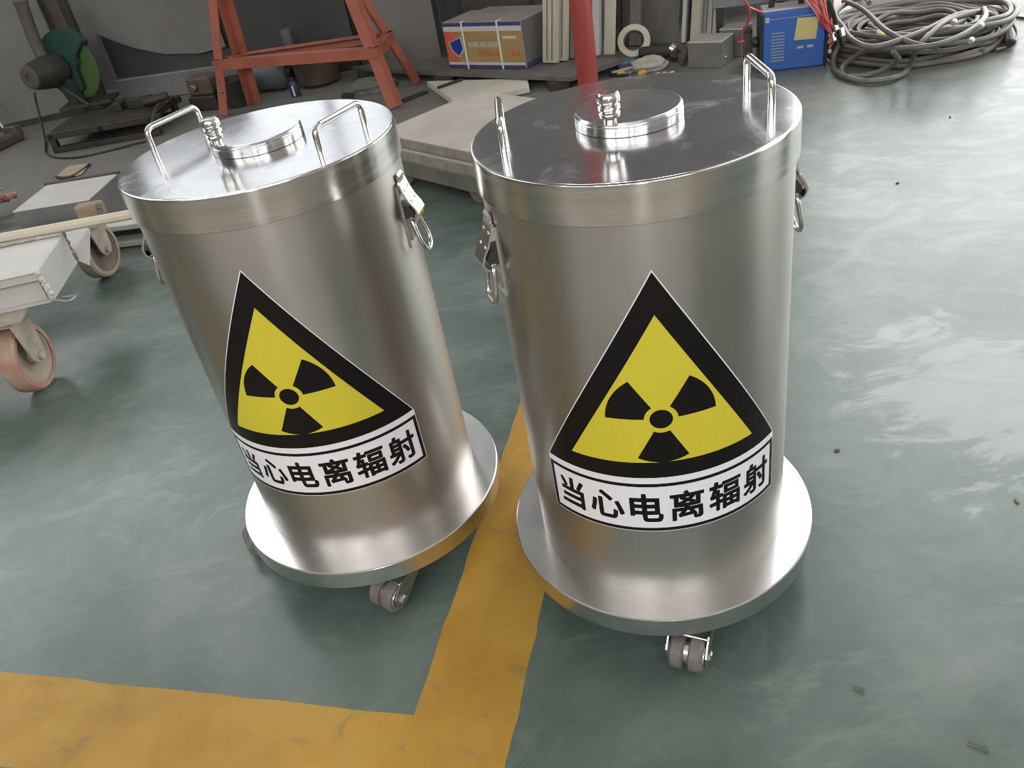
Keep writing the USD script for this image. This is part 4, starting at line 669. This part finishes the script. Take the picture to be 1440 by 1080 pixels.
# ------------------------------------------------------------------ red post and the strips leaning on the wall
c = P(829, 134); t = thing('post', 'round red painted steel post behind the right drum', 'post', (c[0], c[1], 0), 0)
obj('tube', lathe([(0, 0), (0.046, 0), (0.047, 0.002), (0.047, 2.4), (0, 2.4)], 40), 'red_paint', t); obj('foot_plate', bx(0.13, 0.13, 0.008, (0, 0, 0.004), 0.002, 0.4), 'dark_steel', t)
def strip(x0, x1, py, mat, label, z=ZP, thick=0.03, lean=0.20, roll=0.0, grooves=0, height=1.5):
    a, b = P(x0, py, z)[:2], P(x1, py, z)[:2]; d = b - a; Ls = np.linalg.norm(d); ang = math.degrees(math.atan2(d[1], d[0]))
    t = thing('strip', label, 'strip', (*((a + b) / 2), z + 0.0098), ang, None)
    R = trimesh.transformations.rotation_matrix(-lean, [1, 0, 0]) @ trimesh.transformations.rotation_matrix(roll, [0, 1, 0])
    m = bx(Ls, thick, height, (0, thick / 2, height / 2), 0.003); m.apply_transform(R); obj('bar', m, mat, t)
    for k in range(grooves):
        g = bx(0.004, 0.003, height - 0.02, (-Ls / 2 + Ls * (k + 1) / (grooves + 1), -0.0008, height / 2), 0); g.apply_transform(R); obj('groove', g, 'handle_brown', t, smooth=False)
    e = bx(Ls * 0.94, thick * 0.9, 0.006, (0, thick / 2, 0.0), 0.001); e.apply_transform(R); obj('end', e, mat, t)
strip(763, 783.5, 90.5, 'cream_strip', 'broad cream strip, leftmost of those leaning beside the carton', roll=0.03, grooves=2)
strip(785, 796, 87.5, 'cream_strip', 'narrow cream strip right against the leftmost broad cream strip', roll=0.03, grooves=1)
strip(800, 806, 84, 'sheet_pale', 'greenish grey strip just left of the red post', roll=0.04)
strip(833, 842.5, 80, 'white_strip', 'white strip just right of the red post', roll=-0.012)
strip(849, 861.5, 79, 'cream_strip', 'cream strip tilted left, second one right of the red post', roll=0.010)
strip(864, 872, 72, 'dark_steel', 'dark bar with a pale glint, right of the tilted cream strip', z=0.0, roll=-0.02)
strip(873.5, 884, 66, 'wood_dark', 'dark brown bar left of the standing grey batten', z=0.0)
strip(884.5, 899, 66, 'grey_strip', 'grey batten standing behind the cream ring', z=0.0)
strip(900.5, 950, 63, 'board_grey', 'broad dark grey board leaning behind the grinder', z=0.0)
strip(957.5, 963, 62, 'white_strip', 'slim white strip beside the broad dark grey board', z=0.0)
strip(965, 967.5, 62, 'dark_steel', 'thin black bar between slim white strip and beige strip', z=0.0, thick=0.02)
strip(970, 982.5, 62, 'cream_strip', 'beige strip standing behind the steel blocks', z=0.0)
strip(985, 1008, 56, 'white_strip', 'broad white ruled strip, rightmost of the leaning row', z=0.0, grooves=2)
t = thing('cabinet', 'grey steel cabinet raised on dark legs behind the blue welding machine', 'cabinet', (*P(1036, 40)[:2], 0), -20)
q_ = [P(1010, 28, 0.2), P(1066, 16, 0.2)]; w_ = np.linalg.norm(q_[1] - q_[0]); t.GetAttribute('xformOp:translate').Set(Gf.Vec3d(*map(float, ((q_[0] + q_[1]) / 2 * [1, 1, 0]))))
obj('body', bx(0.34, 0.24, 0.7, (0.05, 0.30, 0.55), 0.004), 'grey_steel', t)
for x in (-0.09, 0.19):
    for y in (0.21, 0.40): obj('leg', bx(0.03, 0.03, 0.2, (x, y, 0.1), 0.002), 'dark_steel', t)

# ------------------------------------------------------------------ clutter on the floor before the strips
c = P(896, 84); rc = P(893, 83); t = thing('ring', 'cream ring like a roll of tape leaning against the boards', 'ring', (rc[0], rc[1], 0), -14)
ring = place(lathe([(0.052, -0.018), (0.079, -0.018), (0.081, -0.015), (0.081, 0.015), (0.079, 0.018), (0.052, 0.018), (0.052, -0.018)], 48), (0, -0.84, 0.54), (0, 0.02, 0.079)); obj('roll', ring, 'tape_cream', t)
obj('core', place(lathe([(0.049, -0.0185), (0.0525, -0.0185), (0.0525, 0.0185), (0.049, 0.0185), (0.049, -0.0185)], 40), (0, -0.84, 0.54), (0, 0.02, 0.079)), 'board_edge', t)
g0, g1 = P(905, 87), P(958, 85); d_ = (g1 - g0)[:2]; t = thing('angle_grinder', 'dark angle grinder with bright gear head beside the cream ring', 'grinder', (*((g0 + g1) / 2)[:2], 0), math.degrees(math.atan2(d_[1], d_[0])))
obj('motor_body', place(lathe([(0, 0), (0.026, 0), (0.030, 0.01), (0.030, 0.06), (0.034, 0.07), (0.034, 0.15), (0.028, 0.16), (0, 0.16)], 28), (1, 0, 0.06), (-0.11, 0, 0.040)), 'saw_grey', t)
obj('gear_head', place(lathe([(0, 0), (0.03, 0), (0.033, 0.012), (0.026, 0.03), (0.014, 0.04), (0, 0.04)], 24), (1, 0, 0.06), (0.048, 0, 0.05)), 'bright_steel', t); obj('spindle', rod((0.075, 0, 0.055), (0.075, -0.05, 0.02), 0.022, 18), 'dark_steel', t)
obj('side_handle', sweep(smooth_path([(0.085, -0.01, 0.06), (0.12, -0.03, 0.058), (0.135, -0.06, 0.035), (0.125, -0.10, 0.02)], 16), 0.017, 12), 'wood_dark', t)
obj('stripe', place(lathe([(0.0345, 0), (0.0352, 0.002), (0.0352, 0.012), (0.0345, 0.014), (0.0345, 0)], 28), (1, 0, 0.06), (-0.02, 0, 0.046)), 'black_rubber', t)
c = P(914, 99); t = thing('rag', 'crumpled pale grey rag in front of the grinder', 'rag', (c[0], c[1], 0), -14)
m = trimesh.creation.icosphere(3, 1.0); v = m.vertices * [0.080, 0.036, 0.040]; v = v * (0.7 + 0.65 * meshkit.fbm(m.vertices * 2.4 + 2, 3, 21)[:, None]); v[:, 2] = np.maximum(v[:, 2] + 0.026, 0.0); m.vertices = v; obj('cloth', m, 'cloth_grey', t, smooth=60)
def scrap(name, label, cat, a, b, w, h, mat):
    a, b = a[:2], b[:2]; d = b - a; L = np.linalg.norm(d); t = thing(name, label, cat, (*((a + b) / 2), 0), math.degrees(math.atan2(d[1], d[0]))); obj('bar', bx(L, w, h, (0, 0, h / 2), min(w, h) * 0.25), mat, t); obj('tip', bx(L * 0.15, w * 0.6, h * 0.7, (L * 0.55, 0, h * 0.35), min(w, h) * 0.2), mat, t); return t
scrap('scrap', 'flat blue grey plastic offcut beside the red post', 'offcut', P(866, 97), P(893, 90), 0.07, 0.03, 'tool_blue'); scrap('scrap', 'slim white rod lying in front of the blue grey offcut', 'rod', P(860, 104), P(892, 96), 0.016, 0.012, 'tool_white')
scrap('hand_tool', 'yellow handled tool nearest the red post', 'tool', P(868, 108), P(879, 105.5), 0.022, 0.02, 'tool_yellow'); scrap('hand_tool', 'yellow handled tool in front of the crumpled pale rag', 'tool', P(898, 107), P(908, 104), 0.024, 0.02, 'tool_yellow')
scrap('scrap', 'dark rod lying between the two yellow tools', 'rod', P(856, 107), P(880, 108), 0.018, 0.014, 'dark_steel'); scrap('scrap', 'bent grey offcut between the rag and the yellow tools', 'offcut', P(884, 106), P(890, 103), 0.02, 0.016, 'dull_steel')
for k, (p, q, lb) in enumerate((((919, 109), (927, 105), 'left pale peg before the rag'), ((927, 109), (936, 104), 'middle pale peg before the rag'), ((936, 108), (947, 103), 'right pale peg before the rag'))): scrap('peg', lb + ', one of three', 'peg', P(*p), P(*q), 0.014, 0.012, 'tool_white')
def steel_block(x0, x1, py, h, dep, label, front):
    a, b = P(x0, py)[:2], P(x1, py)[:2]; d = b - a; L = np.linalg.norm(d); t = thing('steel_block', label, 'block', (*a, 0), math.degrees(math.atan2(d[1], d[0])))
    obj('body', bx(L, dep, h - 0.004, (L / 2, dep / 2, (h - 0.004) / 2), 0.003), front, t); obj('lid', bx(L + 0.004, dep + 0.004, 0.006, (L / 2, dep / 2, h - 0.003), 0.002), 'block_top', t); obj('stud', place(lathe([(0, 0), (0.007, 0), (0.006, 0.006), (0, 0.007)], 12), (1, 0, 0), (L, dep * 0.35, 0.035)), 'bright_steel', t)
steel_block(967.5, 1014.5, 95.5, 0.115, 0.15, 'nearer of two grey steel blocks, left of the welding machine', 'dull_steel'); steel_block(1012, 1043, 80, 0.125, 0.13, 'rear of two grey steel blocks, nearer the blue welding machine', 'grey_steel')

# ------------------------------------------------------------------ blue welding machine
bl, br = P(1071, 103)[:2], P(1159, 92.5)[:2]; ex = br - bl; MW = np.linalg.norm(ex); an = math.degrees(math.atan2(ex[1], ex[0])); MD, MH = 0.14, 0.245
t = thing('welding_machine', 'blue welding machine with a pale yellow note', 'welder', (*bl, 0), an)
obj('case', bx(MW, MD, MH, (MW / 2, MD / 2, MH / 2), 0.008), 'machine_blue', t); obj('top_cover', bx(MW - 0.008, MD - 0.01, 0.008, (MW / 2, MD / 2, MH + 0.002), 0.003), 'machine_grey', t)
obj('end_panel', bx(0.012, MD + 0.004, MH - 0.01, (-0.004, MD / 2, MH / 2 - 0.002), 0.003), 'machine_black', t); obj('end_panel', bx(0.012, MD + 0.004, MH - 0.01, (MW + 0.004, MD / 2, MH / 2 - 0.002), 0.003), 'machine_black', t)
for k in range(10): obj('vent_slot', bx(MW * 0.21, 0.003, 0.006, (MW * 0.25, -0.0005, 0.045 + 0.0125 * k), 0.0008), 'vent_grey', t, smooth=False)
obj('fold', bx(MW - 0.01, 0.003, 0.004, (MW / 2, -0.0008, MH - 0.030), 0.001), 'vent_grey', t)
nt = trimesh.convex.convex_hull(np.array([(x, y, z) for x, z in ((0.50 * MW, 0.122), (0.845 * MW, 0.118), (0.875 * MW, 0.205), (0.545 * MW, 0.210)) for y in (-0.0025, -0.0005)])); obj('note', nt, 'note_yellow', t, smooth=False, label='pale yellow paper note')
for x in (0.57, 0.73): obj('printed_mark', cat_([bx(MW * 0.028, 0.002, 0.010, (MW * (x + 0.033 * k), -0.0006, 0.090), 0) for k in range(3)]), 'print_white', t, smooth=False)
obj('handle', sweep(rounded([(MW * 0.16, MD / 2, MH), (MW * 0.18, MD / 2, MH + 0.045), (MW * 0.62, MD / 2, MH + 0.045), (MW * 0.64, MD / 2, MH)], 0.02), 0.013, 10), 'machine_black', t)
obj('socket', cat_([rod((-0.01, MD * 0.4, 0.12), (-0.035, MD * 0.4, 0.12), 0.022, 16)]), 'machine_black', t); obj('corner_badge', bx(0.016, 0.002, 0.02, (0.02, -0.0006, MH - 0.03), 0.0005), 'print_white', t)
t = thing('terminal_box', 'brown terminal block standing left of the blue welding machine', 'block', (*P(1052, 94)[:2], 0), an); obj('body', bx(0.035, 0.06, 0.15, (0, 0.03, 0.075), 0.004), 'wood_dark', t); obj('cap', bx(0.037, 0.062, 0.02, (0, 0.03, 0.15), 0.004), 'dark_steel', t)
# red wires heaped over the machine
mo = np.r_[bl, 0]; ME, MN = np.r_[ex / MW, 0], np.r_[-ex[1] / MW, ex[0] / MW, 0]
def MP(x, y, z): return mo + ME * (x * MW) + MN * y + np.array([0, 0, z])
t = thing('wire_heap', 'heap of thin red wires spilling over the blue welding machine', 'wires')
for k in range(22):
    g = random.Random(500 + k); s0 = g.uniform(0.1, 0.8); u_ = g.uniform
    pts = [MP(s0 - 0.15, 0.20 + u_(0, 0.10), MH + u_(0.03, 0.11)), MP(s0 + 0.10, 0.13 + u_(-0.01, 0.08), MH + 0.03 + u_(0.01, 0.08)), MP(0.66 + u_(-0.1, 0.15), 0.075 + u_(-0.05, 0.08), MH + 0.06 + u_(0, 0.04)), MP(1.02 + u_(-0.02, 0.02), 0.05 + u_(-0.04, 0.08), MH + 0.030 + u_(0.0, 0.03)), MP(1.090 + u_(0, 0.01), 0.05 + u_(-0.02, 0.08), 0.20 + u_(-0.02, 0.02)), MP(1.078 + u_(0, 0.01), 0.06 + u_(0, 0.07), 0.145 + u_(0, 0.03))]
    obj('wire', sweep(smooth_path(pts, 40), 0.0042, 6), 'red_wire' if k % 4 else 'pink_wire', t, smooth=60)
for k in range(6):
    g = random.Random(560 + k); u_ = g.uniform
    pts = [MP(u_(0.1, 0.5), 0.18 + u_(0, 0.05), MH + u_(0.05, 0.12)), MP(0.6 + u_(-0.2, 0.3), 0.20 + u_(0, 0.05), MH + u_(0.05, 0.10)), MP(1.0 + u_(-0.1, 0.1), 0.20 + u_(0, 0.05), MH + u_(0.02, 0.06)), MP(1.15 + u_(0, 0.1), 0.2, 0.22 + u_(0, 0.06))]
    obj('wire', sweep(smooth_path(pts, 30), 0.006, 6), 'red_wire', t, smooth=60)
for k in range(18):
    g = random.Random(640 + k); u_ = g.uniform; q = k / 17
    pts = [MP(0.40 + 0.45 * q, 0.11 + u_(0, 0.04), MH + 0.08 + u_(0, 0.05)), MP(0.56 + 0.34 * q, 0.035 + u_(-0.01, 0.02), MH + 0.035 + u_(0, 0.025)), MP(0.76 + 0.20 * q + u_(-0.03, 0.03), -0.014 + u_(-0.008, 0.002), MH + 0.004 - u_(0, 0.015) * (1 - q)),
           MP(0.93 + 0.08 * q + u_(-0.02, 0.02), -0.022, MH - 0.040 - u_(0, 0.04)), MP(1.055 + u_(0, 0.02), -0.022 + u_(0, 0.02), 0.14 + u_(-0.02, 0.04)), MP(1.060 + u_(-0.01, 0.01), -0.010 + u_(-0.02, 0.01), 0.07 + u_(0, 0.04))]
    obj('wire', sweep(smooth_path(pts, 40), 0.0034, 6), 'red_wire' if k % 3 else 'pink_wire', t, smooth=60)
pts = [P(1047, 0, 0.42), P(1053, 12, 0.38), P(1050, 35, 0.30), P(1046, 58, 0.16)]; obj('wire', sweep(smooth_path(pts, 24), 0.0045, 6), 'red_wire', t, smooth=60)
pts = [P(1053, 10, 0.38), P(1062, 14, 0.36), P(1074, 18, 0.345)]; obj('wire', sweep(smooth_path(pts, 16), 0.0045, 6), 'red_wire', t, smooth=60)
t = thing('welding_lead', 'dark welding lead with bright lugs between welding machine and cable coil', 'cable')
pts = [P(1165, 0, 0.36), P(1172, 20, 0.30), P(1178, 42, 0.22), P(1184, 62, 0.12)]; obj('lead', sweep(smooth_path(pts, 24), 0.009, 8), 'black_rubber', t, smooth=60)
for p in ((1174, 31, 0.26), (1171, 46, 0.2), (1183, 39, 0.24)): q0 = P(*p); obj('lug', rod(q0, q0 + [0.004, -0.012, -0.03], 0.009, 10), 'bright_steel', t)

# ------------------------------------------------------------------ grey cable coil
cc = P(1290, 66); t = thing('cable_coil', 'large coil of thick grey cable on the floor at the right', 'cable coil', (cc[0], cc[1] + 0.03, 0), 0)
o = np.array([cc[0], cc[1] + 0.03, 0.0]); R0 = 0.0108
def loop(r, z, dx, dy, ph, wob, tilt, seed):
    g = random.Random(seed); a = np.linspace(0, 2 * np.pi, 90, endpoint=False); k1, k2 = g.uniform(0, 6), g.uniform(0, 6)
    rr = r * (1 + wob * np.sin(2 * a + k1) + wob * 0.6 * np.sin(3 * a + k2)); p = np.stack([dx + rr * np.cos(a) * 1.02, dy + rr * np.sin(a) * 0.92, z + tilt * np.sin(a + ph) + 0.006 * np.sin(5 * a + k2)], -1); p[:, 2] = np.maximum(p[:, 2], R0); return p
lay = 0
for k in range(34):
    g = random.Random(700 + k); layer = k // 8; r = 0.355 - 0.024 * (k % 8) - 0.012 * (layer % 2) + g.uniform(-0.012, 0.012)
    obj('cable', sweep(loop(r, R0 + 0.026 * layer + 0.004 * (k % 2), g.uniform(-0.02, 0.02), g.uniform(-0.02, 0.02), g.uniform(0, 6), 0.03, 0.010 * (layer > 0), 800 + k), R0, 8, closed=True), 'cable_grey', t, smooth=60)
def strand(pts, r=R0): obj('loose_cable', sweep(smooth_path([P(*p) - o for p in pts], 90), r, 8), 'cable_grey', t, smooth=60)
strand([(1222, 4, .20), (1200, 0, .19), (1183, 10, .18), (1186, 38, .17), (1205, 60, .16), (1228, 66, .155), (1260, 58, .16), (1310, 38, .165), (1350, 20, .16), (1378, 17, .14), (1400, 24, .10), (1412, 42, .06), (1405, 58, .03), (1380, 72, .02)])
strand([(1186, 2, .19), (1204, 8, .19), (1228, 26, .18), (1262, 52, .165), (1288, 62, .15), (1320, 66, .14)])
strand([(1383, 12, .15), (1386, 22, .155), (1374, 36, .16), (1345, 53, .155), (1305, 65, .15), (1262, 68, .14), (1232, 70, .12), (1205, 78, .07), (1186, 92, .03), (1184, 103, .016), (1195, 110, .014), (1230, 114, .014), (1258, 109, .014), (1276, 98, .02), (1284, 82, .07), (1290, 66, .13), (1310, 46, .16), (1335, 28, .165), (1370, 18, .16)])
strand([(1256, 72, .14), (1262, 80, .11), (1256, 90, .06), (1238, 100, .03), (1212, 107, .014), (1190, 108, .014), (1178, 102, .014), (1172, 90, .02), (1174, 76, .05), (1182, 62, .09), (1200, 54, .12)])
strand([(1386, 10, .10), (1412, 22, .07), (1428, 40, .03), (1430, 52, .016), (1418, 64, .014), (1400, 70, .014)], 0.006)
obj('plug', rod(P(1416, 44, .05) - o, P(1420, 62, .025) - o, 0.020, 12), 'dark_steel', t); obj('plug', rod(P(1418, 54, .02) - o, P(1424, 60, .02) - o, 0.014, 12), 'dark_steel', t)
for p in ((1378, 38, .165), (1364, 59, .14), (1340, 33, .165)): q0 = P(*p) - o; obj('tape_end', rod(q0, q0 + np.array([0.016, 0.012, 0.005]), 0.0112, 10), 'block_top', t)
obj('tag', slab([P(1233, 52, .12) - o, P(1246, 58, .12) - o, P(1243, 60, .12) - o, P(1231, 58, .12) - o], 0.148, 0.151, 0.0005), 'tool_yellow', t)
c = P(1252, 24); t = thing('bin', 'cream plastic bin behind the grey cable coil', 'bin', (*P(1258, 16)[:2], 0), -20); obj('shell', bx(0.38, 0.26, 0.42, (0, 0, 0.21), 0.02), 'bin_cream', t); obj('rim', bx(0.40, 0.28, 0.03, (0, 0, 0.42), 0.008), 'bin_cream', t)
t = thing('thin_cable', 'thin black cable on the bright floor in the top right corner', 'cable'); obj('cord', sweep(smooth_path([P(1392, -8, .006), P(1404, 3, .006), P(1416, 14, .006), P(1422, 22, .006), P(1436, 25, .006), P(1460, 27, .006)], 40), 0.0055, 8), 'black_rubber', t, smooth=60)

# ------------------------------------------------------------------ litter on the open floor
for (a, b, lb) in (((1366, 387), (1390, 402), 'short dark twig on the open floor, foremost of the litter'), ((1361, 1044), (1392, 1057), 'dark twig on the floor near the bottom right corner'), ((1200, 965), (1216, 974), 'small dark twig on the floor right of the front castor'))[1:]:
    p, q_ = P(*a, 0.003), P(*b, 0.003); t = thing('twig', lb, 'twig', p, 0); obj('stem', sweep(smooth_path([(0, 0, 0), (q_ - p) * 0.5 + [0, 0.002, 0], q_ - p], 8), 0.0012, 6), 'twig', t); obj('fork', sweep([(q_ - p) * 0.6, (q_ - p) * 0.8 + [0.004, 0.004, 0.001]], 0.0009, 5), 'twig', t)
for (px, py, lb) in ((1262, 258, 'dark crumb alone on the pale floor below the cable coil'), (1336, 165, 'dark crumb in front of the cable coil'), (1177, 634, 'dark crumb on the floor right of the sticker caption'), (1430, 705, 'dry leaf bit near the right edge')):
    p = P(px, py); t = thing('debris', lb, 'crumb', p, px % 90); m = trimesh.creation.icosphere(2, 1.0); v = m.vertices * [0.0055, 0.003, 0.0022] * (0.7 + 0.7 * meshkit.noise(m.vertices * 2 + px)[:, None]); v[:, 2] += 0.0020; m.vertices = v; obj('crumb', m, 'twig' if px < 1400 else 'leaf_dry', t)
